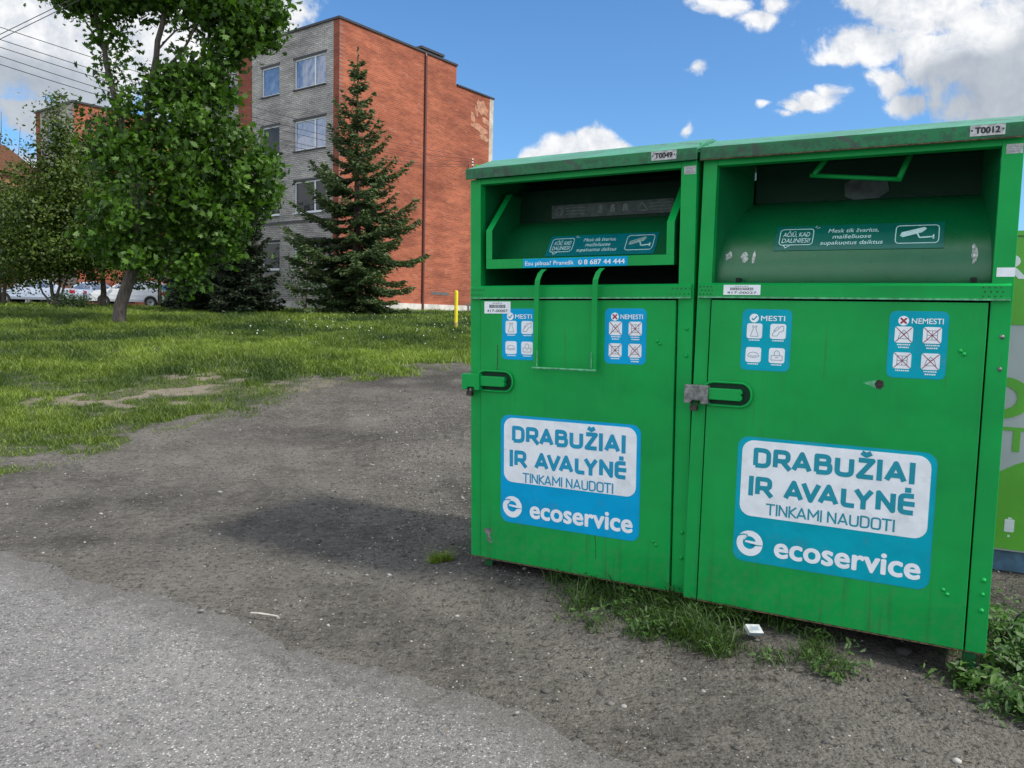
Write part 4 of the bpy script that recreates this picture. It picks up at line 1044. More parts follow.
# flaking render patches high on the far end of the side wall
mr = simple('flaked_render', (.38, .19, .12), .9, 0, .25, 3)
for (cy, cz, ry, rz_) in ((10.1, 12.75, .55, .45), (9.3, 12.1, .22, .3), (9.9, 11.6, .75, .22), (10.3, 11.2, .5, .16), (10.4, 12.1, .35, .2), (9.6, 12.5, .15, .35)):
    n = 18; pp = [(cy+ry*math.cos(2*PI*i/n)*random.uniform(.6, 1.15), cz+rz_*math.sin(2*PI*i/n)*random.uniform(.6, 1.15)+.3*ry*math.cos(2*PI*i/n)*-.5) for i in range(n)]
    mesh_obj('render_patch', [(.004, y, z) for y, z in pp], [tuple(range(n))], mr, bl)
def window(bld, a, b_, c, d, y, bright, mull, mt=None):
    t = .07; f = MB()
    f.box(a, b_, y+.06, y+.12, c, c+t).box(a, b_, y+.06, y+.12, d-t, d).box(a, a+t, y+.06, y+.12, c+t, d-t).box(b_-t, b_, y+.06, y+.12, c+t, d-t)
    for m_ in mull: f.box(m_-.045, m_+.045, y+.055, y+.12, c+t, d-t)
    fo = f.build('window', M['pvc'], bld)
    MB().box(a+t-.001, b_-t+.001, y+.09, y+.10, c+t-.001, d-t+.001).build('pane', M['pane_sky'] if bright else M['pane_dark'], fo)
    MB().box(a-.06, b_+.02, y-.07, y+.058, c-.05, c-.002).build('sill', M['pvc'] if not bright else M['concrete'], fo)
    MB().box(a-.1, b_+.06, y-.012, y+.05, d+.002, d+.10).build('lintel', M['coping'], fo)
for i, (z0, z1) in enumerate(rows):
    window(bl, -3.17, -.92, z0, z1, 0, i < 2, [-1.72]); window(bl, -5.68, -4.30, z0, z1, 0, i < 1, [])
    window(bl, -9.9, -8.6, z0, z1, .1, i < 1, []); window(bl, -13, -11.2, z0, z1, .1, i < 1, [-12.1])
tag(bl, 'four-storey apartment block with grey brick front and red brick side wall', 'building')
wb = empty('wire_bracket', mat4=bl.matrix_basis @ Matrix.Translation((0, 9.05, 9.4)))
MB().tube([(-.02, 0, -.3), (.25, 0, -.3), (.25, 0, .35)], .03, 6).build('arm', M['coping'], wb)
for zz in (.05, .2, .35): MB().lathe([(.03, 0), (.06, .03), (.03, .08)], (.25, 0, zz), 'Z', 8).build('insulator', M['pvc'], wb)
tag(wb, 'small wire bracket with insulators fixed to the red brick side wall', 'bracket')

# second, farther block
b2 = empty('apartment_building', (-27.7, 50, 0), -YW)
w = MB(); facade(w, -5.0, 0, 1, 14.0, [(-3.6, -1.6, z, z+1.4) for z in (3.4, 6.1, 8.9, 11.5)]); w.build('wall', M['greybrick'], b2)
MB().box(-5.3, -4.7, -.02, .6, 1, 14.0).build('brick_pier', M['redbrickx'], b2)
MB().box(-5, -.02, .2, 9, 1, 13.9).build('core', M['greybrick'], b2)
MB().box(-.02, 0, .0, 9, 1, 14.0).build('side_wall', M['redbrick'], b2)
MB().box(-5.4, .1, -.1, 9.1, 14.0, 14.12).build('roof_coping', M['coping'], b2)
for z in (3.4, 6.1, 8.9, 11.5): window(b2, -3.6, -1.6, z, z+1.4, 0, z > 11, [-2.5])
tag(b2, 'farther apartment block with red brick side wall showing above the left trees', 'building')
# low brick house at the far left
b3 = empty('brick_house', (-37.0, 46, 0), -.1)
M['ochre'] = brick_mat('ochre_brick', (.46, .20, .09), (.52, .25, .12), (.4, .3, .2), 'x', (.6, .4, .3, .3))
w = MB(); facade(w, -6, 4.6, 1, 9.6, [(-4, -2.6, 5.8, 7.2), (.6, 2, 5.8, 7.2), (-4, -2.6, 2.6, 4.2), (.6, 2, 2.6, 4.2)]); w.box(-6, 4.6, .2, 8, 1, 9.5)
w.build('wall', M['ochre'], b3)
MB().prof([(-.3, 9.6), (8.3, 9.6), (4, 11.2)], -6.3, 4.9).build('roof', simple('brown_roof_tiles', (.16, .07, .04), .8), b3)
for (a, b_, c, d) in [(-4, -2.6, 5.8, 7.2), (.6, 2, 5.8, 7.2), (-4, -2.6, 2.6, 4.2), (.6, 2, 2.6, 4.2)]: window(b3, a, b_, c, d, 0, False, [])
tag(b3, 'ochre brick house at the far left behind the trees', 'house')

# picket fence
pf = empty('picket_fence', (-2.05, 34.5, float(ground_z(-2, 34.5))), -.1)
mw = simple('grey_fence_wood', (.20, .19, .18), .9, 0, .3, 12)
pk_ = MB()
for i in range(30): 
    h_ = random.uniform(.5, .62); x = i*.14; pk_.prism([(x, -.1), (x+.09, -.1), (x+.09, h_), (x+.045, h_+.06), (x, h_)], 0, .02)
pk_.build('pickets', mw, pf); MB().box(-.05, 4.2, .022, .06, .12, .18).box(-.05, 4.2, .022, .06, .4, .46).build('rail', mw, pf)
tag(pf, 'low grey picket fence at the foot of the red brick wall', 'fence')

# ------------------------------------------------------------------ trees
def crown(parent, clusters, mat, shape, size, sub_sigma, droop=.4, out=.7, name='crown'):
    Cs, Ns, Ts = [], [], []
    for (c, r, nsub, nleaf) in clusters:
        c = np.array(c, float); r = np.array(r, float)
        d = rand_dirs(nsub); rad = RNG.random(nsub)**.45
        sc = c+d*rad[:, None]*r
        tint = RNG.random(nsub)*.5
        for k in range(nsub):
            p = sc[k]+RNG.normal(size=(nleaf, 3))*sub_sigma*np.array([1, 1, .75])
            Cs.append(p); nn = rand_dirs(nleaf)+out*d[k]+np.array([0, -.15, .5*(1-droop)])
            Ns.append(nn/np.linalg.norm(nn, axis=1, keepdims=True)); Ts.append(np.clip(tint[k]+RNG.random(nleaf)*.5, 0, 1))
    C = np.concatenate(Cs); N = np.concatenate(Ns); T = np.concatenate(Ts)
    return leaf_cloud(name, C, N, RNG.uniform(.5, 1.3, len(C))*size, mat, parent, T, shape)
def limb(mb, pts, r0, r1, n=8, wob=.0):
    k = len(pts); P = []
    for i in range(k-1):
        a, b_ = Vector(pts[i]), Vector(pts[i+1])
        for j in range(4): P.append(a.lerp(b_, j/4)+Vector((random.gauss(0, wob), random.gauss(0, wob), 0)))
    P.append(Vector(pts[-1])); m = len(P)
    mb.tube(P, [r0+(r1-r0)*(i/(m-1))**.8 for i in range(m)], n)

# maple: local metres, base at the trunk foot; s = metres per unit used for its sketch
ts = 18.6/784
mx, my = -9.27, 18.6; mz = float(ground_z(mx, my))
mp = empty('maple_tree', (mx, my, mz))
def L(px, py, dy=0): return ((px-122)*ts*(1+.05*dy/1), dy, (325-py)*ts)
M['bark'] = bark_mat('maple_bark', (.12, .10, .085))
tr = MB()
limb(tr, [L(117, 334), L(121, 305), L(130, 280), L(137, 262), L(140, 225), L(143, 180)], .155, .11, 12)
limb(tr, [L(140, 225), L(132, 150), L(120, 110), L(109, 60), L(100, 20), L(95, -30)], .10, .04, 8, .01)
limb(tr, [L(143, 180), L(152, 110), L(162, 50), L(175, 0), L(185, -50)], .10, .04, 8, .01)
limb(tr, [L(152, 110), L(170, 75), L(188, 55), L(215, 20, -.3)], .05, .02, 6, .01)
limb(tr, [L(143, 180), L(180, 120, .2), L(225, 70, .4)], .06, .015, 6, .01)
limb(tr, [L(140, 210), L(180, 190, .1), L(225, 180, .2)], .06, .015, 6, .01)
limb(tr, [L(138, 240), L(170, 235, .7), L(215, 225, 1.0)], .05, .015, 6, .01)
limb(tr, [L(139, 232), L(120, 200, .6), L(105, 170, .9)], .045, .015, 6, .01)
limb(tr, [L(162, 50), L(168, 30), L(160, -10)], .03, .012, 6, .01); limb(tr, [L(109, 60), L(90, 30), L(70, 5)], .03, .01, 6, .01)
limb(tr, [L(160, 60), L(178, 40), L(190, 36), L(205, 45)], .025, .01, 6, .01)
tr.build('trunk', M['bark'], mp, smooth=True)
for k in range(1):
    pass
M['maple_leaf'] = leaf_mat('maple_leaves', (.008, .032, .005), (.125, .265, .024), .36)
def E_(px, py, rx, ry, nsub, nleaf=26, dy=0, ryd=None): return (L(px, py, dy), (rx*ts, (ryd or rx)*ts*.9, ry*ts), nsub, nleaf)
cl = [E_(85, 12, 26, 20, 26), E_(120, 15, 30, 22, 34), E_(158, 8, 36, 22, 36), E_(205, 5, 40, 30, 46), E_(255, 35, 24, 22, 30), E_(235, 45, 26, 18, 26), E_(205, 80, 26, 26, 26), E_(178, 92, 20, 18, 16), E_(148, 205, 48, 62, 85), E_(200, 165, 50, 62, 120), E_(228, 190, 44, 42, 80), E_(222, 232, 30, 28, 34), E_(262, 182, 22, 26, 26), E_(245, 150, 22, 20, 18), E_(150, 140, 42, 40, 50), E_(195, 118, 38, 40, 48),
      E_(112, 225, 30, 34, 30), E_(150, 258, 34, 16, 26, 22, -.3), E_(128, 250, 30, 18, 20), E_(192, 262, 20, 18, 18), E_(190, 285, 10, 12, 6, 18), E_(115, 160, 24, 40, 28), E_(225, 100, 16, 26, 14), E_(248, 22, 36, 30, 50), E_(225, 60, 16, 16, 12), E_(268, 28, 14, 30, 14),
      E_(215, 12, 40, 26, 40), E_(140, -4, 60, 22, 50), E_(95, 2, 40, 18, 34), E_(108, 36, 14, 20, 12, 18), E_(128, 60, 12, 16, 6, 14), E_(112, 88, 9, 26, 8, 16), E_(160, 96, 26, 16, 16, 20), E_(198, 30, 14, 14, 8, 16), E_(186, 62, 10, 9, 4, 12), E_(128, 110, 14, 16, 10, 18),
      E_(170, -70, 120, 45, 200), E_(180, -150, 100, 55, 120), E_(155, 78, 9, 12, 4, 14), E_(60, 0, 12, 8, 6, 16), E_(78, 105, 10, 8, 3, 12, .5)]
crown(mp, cl, M['maple_leaf'], MAPLE, .165, .17, 1.2, .75)
tag(mp, 'large leafy maple with leaning trunk in the grass on the left', 'tree')

# spruces
M['needle'] = leaf_mat('spruce_needles', (.018, .044, .015), (.110, .165, .055), .15, .6)
M['needle2'] = leaf_mat('dark_spruce_needles', (.004, .013, .005), (.022, .042, .014), .1, .6)
M['sbark'] = bark_mat('spruce_bark', (.09, .065, .05))
NEED = [(0, 0, 0), (.5, 0, 0), (0, .10, .02), (-.5, 0, 0), (0, -.10, .02)]
def spruce(x, y, H, R, mat, label, seed, top_sparse=True, rpow=.85, base=.3, nb=150, dens=1., whorl=0):
    rnd = random.Random(seed); z = float(ground_z(x, y)); t = empty('spruce_tree', (x, y, z))
    tk = MB(); tk.tube([(0, 0, -.2), (.02, 0, H*.3), (-.02, .02, H*.6), (.0, 0, H*.93), (.0, 0, H)], [R*.05+.06, R*.04+.04, .06, .02, .006], 8)
    C = []; D = []; T = []; S = []
    # leader tuft
    for i in range(int(36*dens)):
        h = H*(.90+.10*rnd.random()); C.append((rnd.gauss(0, .02), rnd.gauss(0, .02), h)); D.append((rnd.gauss(0, .6), rnd.gauss(0, .6), 1)); T.append(rnd.random()*.5+.3); S.append(.12)
    for i in range(nb):
        f = (i+rnd.random())/nb; f = f**1.3
        h = base+(H*.93-base)*f; a = i*2.39996+rnd.uniform(-.3, .3)
        if whorl and h > 3.6: h = round(h/whorl)*whorl+rnd.uniform(-.05, .05)
        fh = h/H; rl = R*(float(np.interp(fh, (0, .1, .25, .42, .55, .68, .82, .92, 1), (.50, .78, 1, .90, .64, .36, .15, .05, .02))) if rpow is None else (1-fh)**rpow)*rnd.uniform(.52, 1.15)+.10
        sag = -.42*(1-f)+.0; up = .28
        dirx, diry = math.cos(a), math.sin(a); pts = []
        for k in range(8):
            q = k/7; pts.append(Vector((dirx*rl*q, diry*rl*q, h+rl*(sag*q*1.6+(up+.12*f)*q**2.4*1.3+.55*f*q))))
        tk.tube(pts, [.028*(1-q/8)*(1.1-f)+.004 for q in range(8)], 5, False)
        ns = max(5, int(rl*9*dens))
        for s_ in range(ns):
            q = .12+.88*(s_+rnd.random())/ns; k = min(6, int(q*7)); p = pts[k].lerp(pts[k+1], q*7-k)
            for side in (-1, 1):
                tl = rl*.34*(1.08-q)*rnd.uniform(.6, 1.2)+.10
                td = Vector((dirx*.75-diry*side*.8, diry*.75+dirx*side*.8, -.22+.2*f+rnd.uniform(-.12, .1)))
                m_ = max(3, int(tl*13*dens))
                for j in range(m_):
                    e = p+td*tl*(j+.5)/m_
                    for _ in range(2):
                        C.append((e.x+rnd.gauss(0, .022), e.y+rnd.gauss(0, .022), e.z+rnd.gauss(-.02, .03)))
                        dd = td+Vector((rnd.gauss(0, .45), rnd.gauss(0, .45), rnd.gauss(0, .35))); D.append(dd[:]); T.append(min(1, max(0, .15+.5*q+rnd.uniform(-.2, .4)))); S.append(rnd.uniform(.10, .20))
    tk.build('trunk', M['sbark'], t, smooth=True)
    C = np.array(C); D = np.array(D); D /= np.linalg.norm(D, axis=1, keepdims=True); T = np.array(T); S = np.array(S)
    r_ = rand_dirs(len(C)); B_ = np.cross(D, r_); B_ /= np.linalg.norm(B_, axis=1, keepdims=True)
    # two-triangle sprigs along D
    n = len(C); sh = [(-.5, 0), (0, .17), (.5, 0), (0, -.17)]
    V = np.stack([C+S[:, None]*(a*D+b_*B_) for a, b_ in sh], 1)
    Fq = np.arange(n)[:, None]*4+np.array([0, 1, 2, 3])
    o = fast_mesh('crown', V.reshape(-1, 3), None, mat, np.repeat(T, 4), quads=Fq); o.parent = t
    tag(t, label, 'tree'); return t
spruce(-5.45, 27.2, 9.0, 2.3, M['needle'], 'tall spruce with bare leader spike before the brick corner', 5, rpow=None, nb=128, dens=1.45, whorl=.42)
spruce(-8.75, 25.5, 3.5, 1.35, M['needle2'], 'dark low spruce just right of the maple, branches to the ground', 8, rpow=.6, base=.15, nb=120, dens=1.3)
spruce(-10.2, 27.5, 5.2, 1.9, M['needle2'], 'dark spruce half hidden behind the right side of the maple', 9, rpow=.6, base=.15, nb=120, dens=1.2)

spruce(-11.6, 28.4, 5.4, 1.25, M['needle2'], 'broad dark conifer standing right behind the maple trunk', 12, rpow=.5, base=.15, nb=130, dens=1.2)
def leafy(name, x, y, parts, mat, label, size, trunk, seed=0, shape=OVAL, sigma=.22, cat='tree', group=None, bark='bark'):
    z = float(ground_z(x, y)); t = empty(name, (x, y, z)); tk = MB()
    for (pts, r0, r1) in trunk: limb(tk, pts, r0, r1, 7, .02)
    tk.build('trunk' if cat == 'tree' else 'stem', M[bark], t, smooth=True)
    crown(t, parts, mat, shape, size, sigma, .3, .6, 'crown')
    tag(t, label, cat, group); return t
M['lf_olive'] = leaf_mat('olive_leaves', (.016, .042, .006), (.125, .185, .022), .3)
M['lf_dark'] = leaf_mat('dark_leaves', (.008, .026, .006), (.045, .090, .018), .2)
M['lf_red'] = leaf_mat('copper_leaves', (.05, .03, .012), (.13, .09, .03), .3)
M['lf_bush'] = leaf_mat('bush_leaves', (.02, .06, .012), (.08, .16, .03), .3)
def tx_(px, D): return (px-512)/784*D   # metres right of the camera axis at distance D, used only to write positions compactly
D1 = 31.; k1 = D1/784
leafy('deciduous_tree', -18.1, D1, [((0, 0, 3.0), (2.1, 1.7, 1.9), 300, 40), ((0, 0, 2.1), (1.9, 1.3, .7), 90, 36), ((1.6, .2, 3.2), (1.2, 1, 1.5), 80, 36), ((-1.5, 0, 2.4), (1.0, 1, 1.4), 70, 34), ((-.9, 0, 2.2), (1.3, 1.3, 1.1), 85, 36), ((1.3, .2, 2.4), (1.3, 1.2, 1.3), 90, 36), ((.2, 0, 5.0), (1.35, 1., 1.6), 150, 34), ((.4, 0, 6.8), (.7, .5, 1.2), 50, 24), ((.4, 0, 8.1), (.3, .3, .6), 8, 14), ((-.4, 0, 7.2), (.6, .4, .9), 12, 12), ((1.7, 0, 4.2), (.9, .9, 1.2), 50, 32), ((-1.5, .3, 3.9), (.8, .7, 1.2), 40, 30)],
      M['lf_olive'], 'olive green many-stemmed tree standing in front of the parked cars', .14,
      [([(0, 0, -.1), (-.1, 0, .9), (-.5, 0, 2.5), (-.6, 0, 4.5)], .09, .03), ([(.05, 0, -.1), (.15, .1, .9), (.2, 0, 3), (.35, 0, 8.3)], .08, .012), ([(.1, 0, -.1), (.5, 0, 1.2), (1.2, 0, 3)], .06, .02), ([(-.1, 0, 0), (-.5, 0, .8), (-.9, 0, 2)], .05, .02)])
leafy('deciduous_tree', -18.0, 34.5, [((0, 0, 3.5), (2.3, 2, 2.5), 230, 38), ((.6, 0, 5.9), (1.6, 1.3, 1.6), 120, 34), ((-.7, 0, 6.1), (1.2, 1., 1.4), 80, 34), ((.2, 0, 7.5), (.9, .8, .9), 44, 28), ((1.5, 0, 1.9), (1.2, 1.2, 1.0), 45, 32)],
      M['lf_dark'], 'dense dark green tree behind the olive green one, left of the maple trunk', .17, [([(0, 0, -.1), (.05, 0, 1.5), (0, 0, 5)], .16, .04)])
leafy('deciduous_tree', -16.9, 37.5, [((0, 0, 2.6), (1.9, 1.3, 1.6), 120, 36), ((.3, 0, 4.4), (1.5, 1.2, 1.5), 80, 34), ((1.6, 0, 1.8), (1.2, 1., .9), 60, 32)],
      M['lf_dark'], 'dark bushy tree seen low behind the maple trunk, above the white hatchback', .16, [([(0, 0, -.1), (.05, 0, 1.5), (0, 0, 4)], .12, .04)])
leafy('deciduous_tree', -22.0, 34., [((0, 0, 3.2), (1.7, 1.5, 2.4), 150, 34), ((.3, 0, 1.6), (1.6, 1.2, .9), 70, 34), ((-.9, 0, 4.6), (1., 1., 1.3), 30, 24), ((.7, 0, 5.0), (.9, .9, 1.5), 34, 24), ((.2, 0, 6.8), (.9, .6, .9), 10, 10), ((-1.0, 0, 6.4), (.6, .5, .9), 6, 10)],
      M['lf_olive'], 'thin-topped green tree at the left edge of the picture', .14, [([(0, 0, -.1), (.1, 0, 2), (-.1, 0, 5), (.1, 0, 8.2)], .10, .01), ([(.05, 0, 2), (.6, 0, 4), (.9, 0, 7.6)], .05, .008), ([(0, 0, 2), (-.7, 0, 4.5), (-.9, 0, 7.4)], .05, .008)])
leafy('deciduous_tree', -24.2, 37., [((0, 0, 2.6), (1.4, 1.2, 1.6), 40, 22), ((.3, 0, 5.0), (1.3, 1.1, 1.4), 34, 20)],
      M['lf_red'], 'copper-leaved tree at the far left in front of the ochre house', .15, [([(0, 0, -.1), (.1, 0, 2.5), (0, 0, 6)], .11, .02)])
leafy('bush', -16.0, 28.5, [((0, 0, .28), (.75, .5, .38), 40, 40)], M['lf_dark'], 'low dark rounded bush in the grass before the parked cars', .08, [([(0, 0, -.05), (0, 0, .4)], .03, .01)], cat='bush', sigma=.1)
leafy('bush', -13.4, 31., [((0, 0, .8), (.45, .45, .9), 34, 30)], M['lf_bush'], 'light green sapling bush right of the white hatchback', .10, [([(0, 0, -.05), (0, 0, 1.4)], .03, .01)], cat='bush', sigma=.12)
leafy('bush', -6.95, 29.5, [((0, 0, .7), (.7, .6, .8), 40, 34), ((.9, -.8, .35), (.8, .5, .35), 30, 30)], M['lf_bush'], 'light green shrub between the two spruces', .10, [([(0, 0, -.05), (0, 0, .9)], .03, .01)], cat='bush', sigma=.12)
lc = leafy('lilac_bush', -8.5, 32.2, [((0, 0, 1.5), (.8, .7, 1.3), 55, 30)], M['lf_bush'], 'lilac bush with pale pink blossom under the ground floor window', .11, [([(0, 0, -.05), (.1, 0, 1.8)], .05, .01), ([(0, 0, -.05), (-.4, 0, 1.6)], .04, .01)], cat='bush', sigma=.14)
crown(lc, [((.1, -.3, 1.9), (.75, .5, .75), 26, 26)], leaf_mat('lilac_blossom', (.40, .28, .36), (.62, .50, .56), .2), DIAM, .07, .07, .3, .6, 'blossom')

# ------------------------------------------------------------------ parked cars
M['tyre'] = simple('tyre_rubber', (.02, .02, .02), .8); M['rim'] = simple('alloy_rim', (.35, .36, .38), .35, .7)
M['carglass'] = glass_mat('car_glass', (.02, .03, .04), .45); M['taillight'] = simple('tail_lamp_red', (.35, .01, .01), .3); M['headlight'] = simple('headlamp', (.6, .62, .65), .2)
def paint(name, col, metal=0):
    m, t, b = new_mat(name); t.put(b.inputs['Base Color'], t.mix(t.ss(t.noise(t.coord(), 2, 3), .3, .7), tuple(x*.93 for x in col), col))
    b.inputs['Roughness'].default_value = .3; b.inputs['Metallic'].default_value = metal; b.inputs['Coat Weight'].default_value = .8; return m
def make_car(x, y, rz, pm, label, style='sedan', s=1.):
    z = float(zt(x, y))+.015; r = empty('parked_car', (x, y, z), rz); hw = .86
    if style == 'hatch':
        low = [(-2.0, .32), (-1.98, .75), (-1.6, .92), (-1.05, 1.0), (1.9, 1.02), (2.0, .8), (2.02, .35)]
        roof = [(-1.05, .99), (-.35, 1.45), (.3, 1.52), (1.35, 1.48), (1.72, 1.32), (1.92, 1.0)]
        win = [[(-.85, 1.04), (-.32, 1.38), (.22, 1.43), (.22, 1.04)], [(.30, 1.04), (.30, 1.43), (1.0, 1.42), (1.55, 1.20), (1.6, 1.06)]]; wx = (-1.25, 1.28); rear_low = True
    else:
        low = [(-2.25, .32), (-2.25, .68), (-1.9, .84), (-1.0, .95), (1.5, .98), (2.15, .93), (2.25, .7), (2.25, .35)]
        roof = [(-1.05, .94), (-.35, 1.38), (.3, 1.46), (.9, 1.42), (1.65, .97)]
        win = [[(-.85, .99), (-.32, 1.32), (.22, 1.38), (.22, .99)], [(.30, .99), (.30, 1.38), (.85, 1.35), (1.3, 1.02)]]; wx = (-1.38, 1.38)
    def loft(prof, w_of, n=2):
        m = MB(); k = len(prof)
        vs = []
        for side in (-1, 1):
            for (px_, pz_) in prof: vs.append((px_, side*w_of(pz_), pz_))
        m.add(vs, [tuple(range(k)), tuple(range(2*k-1, k-1, -1))]+[(i, (i+1) % k, (i+1) % k+k, i+k) for i in range(k)]); return m
    # wheel arches cut as polygon dents in the sill line
    lo = []
    for p in low: lo.append(p)
    arch = []
    for cx in (wx[1], wx[0]):
        for i in range(9):
            a = PI*i/8; arch.append((cx+.36*math.cos(a), .32+.36*math.sin(a)))
    prof = low+arch
    wl = lambda z_: hw*(1-.06*max(0, z_-.8)/.2) if z_ > .8 else hw-.02*(z_ < .4)
    body = loft(prof, wl).build('body', pm, r, bevel=.03)
    wr = lambda z_: .80-.20*(z_-.95)/.5
    loft(roof, wr).build('cabin', pm, body, bevel=.025)
    for wn in win:
        for side in (-1, 1):
            mesh_obj('window', [(a, side*(wr(b_)+.008), b_) for a, b_ in wn], [tuple(range(len(wn)))], M['carglass'], r)
    (a0, b0), (a1, b1) = roof[0], roof[1]
    def scr(p, q, name):
        nx, nz = -(q[1]-p[1]), (q[0]-p[0]); l = math.hypot(nx, nz); s_ = -1 if nx*(1 if q[0] > p[0] else -1) > 0 and False else 1
        nx, nz = nx/l*.012, nz/l*.012
        if nz < 0: nx, nz = -nx, -nz
        P = [(p[0]+(q[0]-p[0])*f+nx, p[1]+(q[1]-p[1])*f+nz) for f in (.1, .93)]
        mesh_obj(name, [(P[0][0], -wr(P[0][1])+.08, P[0][1]), (P[0][0], wr(P[0][1])-.08, P[0][1]), (P[1][0], wr(P[1][1])-.07, P[1][1]), (P[1][0], -wr(P[1][1])+.07, P[1][1])], [(0, 1, 2, 3)], M['carglass'], r)
    scr(roof[0], roof[1], 'windscreen'); scr(roof[-1], roof[-2], 'rear_window')
    for cx in wx:
        for side in (-1, 1):
            wq = MB().lathe([(.22, -.1), (.32, -.09), (.325, 0), (.32, .09), (.22, .1)], (cx, side*(hw-.13), .32), 'Y', 20).build('wheel', M['tyre'], r)
            MB().lathe([(.21, 0), (.2, side*.115), (.06, side*.10)], (cx, side*(hw-.13), .32), 'Y', 14).build('rim', M['rim'], wq)
    f0, f1 = low[0][0], low[-1][0]
    for side in (-1, 1):
        MB().box(f0-.012, f0+.2, min(side*.5, side*.84), max(side*.5, side*.84), .60, .74).build('headlight', M['headlight'], r, bevel=.02)
        MB().box(f1-.2, f1+.012 if style == 'sedan' else f1+.01, min(side*.62, side*.85), max(side*.62, side*.85), .72, .90).build('tail_light', M['taillight'], r, bevel=.02)
        MB().box(-.85, -.70, min(side*.86, side*1.0), max(side*.86, side*1.0), .98, 1.10).build('mirror', pm, r, bevel=.02)
    MB().box(f0-.01, f0+.1, -.8, .8, .26, .40).box(f1-.1, f1+.01, -.8, .8, .26, .40).each('bumper', M['tyre'], r, bevel=.02)
    tag(r, label, 'car', 'cars parked beyond the grass'); return r
cw = paint('white_car_paint', (.75, .77, .80)); csil = paint('silver_car_paint', (.50, .56, .66), .3); cdk = paint('dark_blue_car_paint', (.02, .025, .04)); cbl = paint('pale_blue_car_paint', (.50, .60, .74), .1)
make_car(tx_(133, 44), 44., .05, cw, 'white hatchback whose tail shows right of the maple trunk', 'hatch')
make_car(tx_(88, 46), 46.2, .25, cbl, 'pale blue sedan parked left of the maple trunk', 'sedan')
make_car(tx_(38, 44), 44.0, .1, csil, 'silver sedan seen through the stems of the olive green tree', 'sedan')
make_car(tx_(6, 50), 50.5, .1, cdk, 'dark car at the left edge of the picture', 'sedan')
make_car(tx_(188, 50), 50., .1, cdk, 'dark blue hatchback half hidden behind the dark spruce', 'hatch')
make_car(tx_(62, 52), 52.5, .05, cw, 'white sedan in the second row, between the silver and pale blue cars', 'sedan')

# ------------------------------------------------------------------ overhead wires
mwire = simple('black_cable', (.02, .02, .022), .6)
wend = (bl.matrix_basis @ Matrix.Translation((.25, 9.05, 9.6))).translation
for i, (a, b_, c_) in enumerate(((1.503, 1.232, 7.216), (1.891, .946, 6.963), (2.026, .818, 6.805), (2.678, .25, 6.623), (2.721, .281, 6.452))):
    P0 = Vector((-10.93, 17, 0)); pts = []
    for k in range(-8, 25):
        s_ = k/24; p = P0.lerp(Vector((wend.x, wend.y, 0)), s_); pts.append((p.x, p.y, a*s_*s_+b_*s_+c_))
    o = MB().tube(pts, .008, 5).build('overhead_wire', mwire)
    tag(o, ('topmost', 'second', 'third', 'fourth', 'lowest')[i]+' of the five long black cables crossing the sky behind the maple', 'cable', 'cables running to the red brick wall')
for i, dz in enumerate((0, -.07)):
    pts = [(-10.5+k*.5, 12+.1*k, 5.78-2.8*.62+dz+k*.5*.62) for k in range(16)]
    o = MB().tube(pts, .006, 5).build('overhead_wire', mwire)
    tag(o, ('upper', 'lower')[i]+' of two thin wires in the top left corner of the sky', 'cable', 'thin wires in the top left corner')

# ------------------------------------------------------------------ sky, sun
SUN_AZ = math.radians(115); SUN_EL = math.radians(49)      # azimuth clockwise from +Y
sd = Vector((math.sin(SUN_AZ)*math.cos(SUN_EL), math.cos(SUN_AZ)*math.cos(SUN_EL), math.sin(SUN_EL)))
ld = bpy.data.lights.new('sun', 'SUN'); ld.energy = 4.6; ld.angle = math.radians(5); ld.color = (1.0, .94, .85)
lo = bpy.data.objects.new('sun', ld); COL.objects.link(lo); lo.rotation_euler = sd.to_track_quat('Z', 'Y').to_euler(); lo.location = (0, 0, 30)

wd = bpy.data.worlds.new('World'); scene.world = wd; wd.use_nodes = True
t = NT(wd.node_tree); t.n.clear()
out = t.node('ShaderNodeOutputWorld'); bg = t.node('ShaderNodeBackground'); t.l.new(bg.outputs[0], out.inputs[0])
sky = t.node('ShaderNodeTexSky'); sky.sky_type = 'NISHITA'; sky.sun_disc = False; sky.sun_elevation = SUN_EL; sky.sun_rotation = SUN_AZ
sky.air_density = 1.0; sky.dust_density = .6; sky.ozone_density = 2.5
d = t.vmath('NORMALIZE', t.coord('Generated')); sp = t.node('ShaderNodeSeparateXYZ', i_Vector=d)
yy = t.math('MAXIMUM', t.math('ABSOLUTE', sp.outputs[1]), .12)
px = t.math('DIVIDE', sp.outputs[0], yy); pz = t.math('DIVIDE', sp.outputs[2], yy)
cb = t.node('ShaderNodeCombineXYZ', i_X=px, i_Y=pz); p = cb.outputs[0]
w1 = t.noise(p, 7, 3, .55); w2 = t.node('ShaderNodeTexNoise', i_Vector=p); w2.inputs['Scale'].default_value = 9; w2.inputs['Detail'].default_value = 3
warp = t.vmath('MULTIPLY', t.vmath('SUBTRACT', w2.outputs['Color'], (.5, .5, .5)), (.07, .05, 0))
pw = t.vmath('ADD', p, warp)
f1 = t.noise(pw, 16, 8, .62); f2 = t.noise(pw, 5, 5, .6)
def blobs(lst, src):
    acc = None
    for (cx, cz, rx, rz, wgt) in lst:
        v = t.vmath('MULTIPLY', t.vmath('SUBTRACT', src, (cx, cz, 0)), (1/rx, 1/rz, 0)); l = t.vmath('LENGTH', v)
        m = t.math('MULTIPLY', t.math('SUBTRACT', 1, l), wgt)
        acc = m if acc is None else t.math('MAXIMUM', acc, m)
    return acc
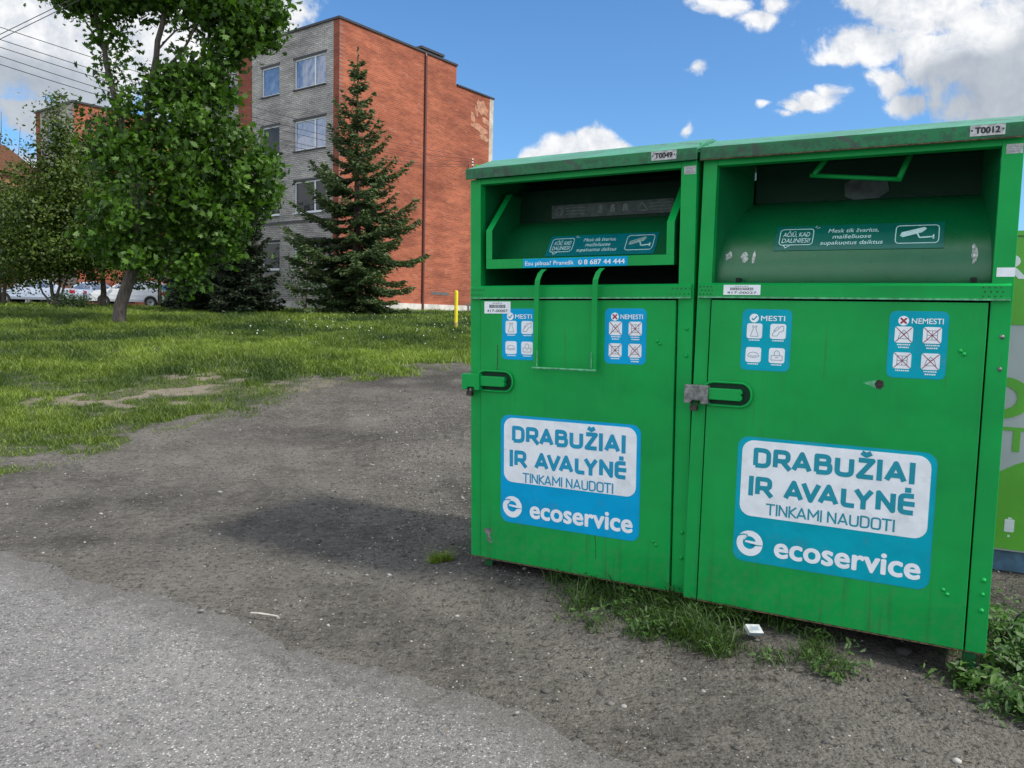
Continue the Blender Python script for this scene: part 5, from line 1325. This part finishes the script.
CL = [(.052, .206, .040, .034, 1.3), (.095, .212, .048, .032, 1.3), (.130, .202, .040, .032, 1.3), (.085, .190, .085, .026, 1.3), (.030, .192, .03, .024, 1.2),
      (.245, .392, .045, .022, .9), (.285, .377, .045, .018, .85), (.30, .395, .04, .02, .7),
      (.365, .268, .040, .017, .8), (.345, .262, .03, .014, .75), (.385, .280, .02, .018, .6), (.30, .264, .018, .008, .6), (.222, .313, .016, .012, .55), (.208, .240, .008, .012, .4), (.333, .250, .02, .008, .6),
      (.43, .345, .075, .030, 1.1), (.50, .385, .11, .045, 1.2), (.52, .33, .085, .045, 1.2), (.62, .33, .16, .11, 1.4), (.60, .275, .12, .035, 1.1), (.48, .278, .035, .018, .9), (.455, .305, .035, .022, .9), (.40, .333, .04, .018, .9), (.42, .39, .05, .02, .7),
      (-.62, .37, .14, .075, 1.3), (-.55, .30, .16, .075, 1.3), (-.43, .32, .16, .10, 1.3), (-.36, .24, .10, .06, 1.1), (-.50, .21, .12, .05, .9), (-.66, .30, .08, .05, .9), (-.62, .17, .12, .03, .9), (-.33, .37, .10, .06, 1), (-.58, .24, .09, .035, 1.1)]
base = blobs(CL, pw)
dens = t.math('ADD', base, t.math('MULTIPLY_ADD', f1, 1.9, -1.02))
dens = t.math('ADD', dens, t.math('MULTIPLY_ADD', f2, .5, -.25))
mask = t.ss(dens, .0, .42)
inside = t.ss(base, -.35, .05); mask = t.math('MULTIPLY', mask, inside)
# lit side shading: compare the density with a sample moved towards the sun
ps = t.vmath('ADD', pw, (.012, .016, 0)); f1s = t.noise(ps, 16, 6, .62)
lit = t.math('MULTIPLY_ADD', t.math('SUBTRACT', f1, f1s), 2.6, .70, clamp=True)
GY = [(.60, .285, .16, .07, 1.3), (.56, .30, .085, .05, 1.2), (.66, .30, .12, .10, 1.3), (-.64, .245, .17, .085, 1.2), (-.57, .26, .10, .05, 1), (.52, .285, .05, .03, .9)]
gy = t.ss(t.math('ADD', blobs(GY, pw), t.math('MULTIPLY_ADD', f2, .9, -.45)), .0, .55)
ccol = t.mix(lit, (.50, .56, .66), (1.02, 1.02, 1.02))
ccol = t.mix(t.math('MULTIPLY', gy, .8), ccol, t.mix(f1, (.30, .35, .42), (.52, .57, .63)))
SKS = .125
skc = t.vmath('MULTIPLY', sky.outputs[0], (SKS*.74, SKS*1.12, SKS*1.42))
fin = t.mix(t.math('MULTIPLY', mask, .97), skc, ccol)
# added bright cloud, out of view overhead and behind the camera, for ambient light
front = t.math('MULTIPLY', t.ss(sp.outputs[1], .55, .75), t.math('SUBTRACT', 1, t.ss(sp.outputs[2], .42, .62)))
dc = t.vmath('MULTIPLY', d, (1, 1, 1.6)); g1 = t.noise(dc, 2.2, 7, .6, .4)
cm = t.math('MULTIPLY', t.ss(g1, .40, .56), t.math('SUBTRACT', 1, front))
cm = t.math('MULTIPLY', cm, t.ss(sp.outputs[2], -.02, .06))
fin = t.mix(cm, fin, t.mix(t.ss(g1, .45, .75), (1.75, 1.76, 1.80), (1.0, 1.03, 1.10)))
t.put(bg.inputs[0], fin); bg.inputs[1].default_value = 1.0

# ------------------------------------------------------------------ camera
cd = bpy.data.cameras.new('camera'); cam = bpy.data.objects.new('camera', cd); COL.objects.link(cam)
cd.sensor_width = 36; cd.lens = 784/1024*36; cd.clip_start = .05; cd.clip_end = 3000
cam.matrix_world = Matrix.Translation((0, 0, EYE)) @ Matrix.Rotation(PI/2-.0866, 4, 'X') @ Matrix.Rotation(.025, 4, 'Z')
scene.camera = cam
scene.view_settings.view_transform = 'Standard'; scene.view_settings.look = 'None'; scene.view_settings.exposure = 0; scene.view_settings.gamma = 1
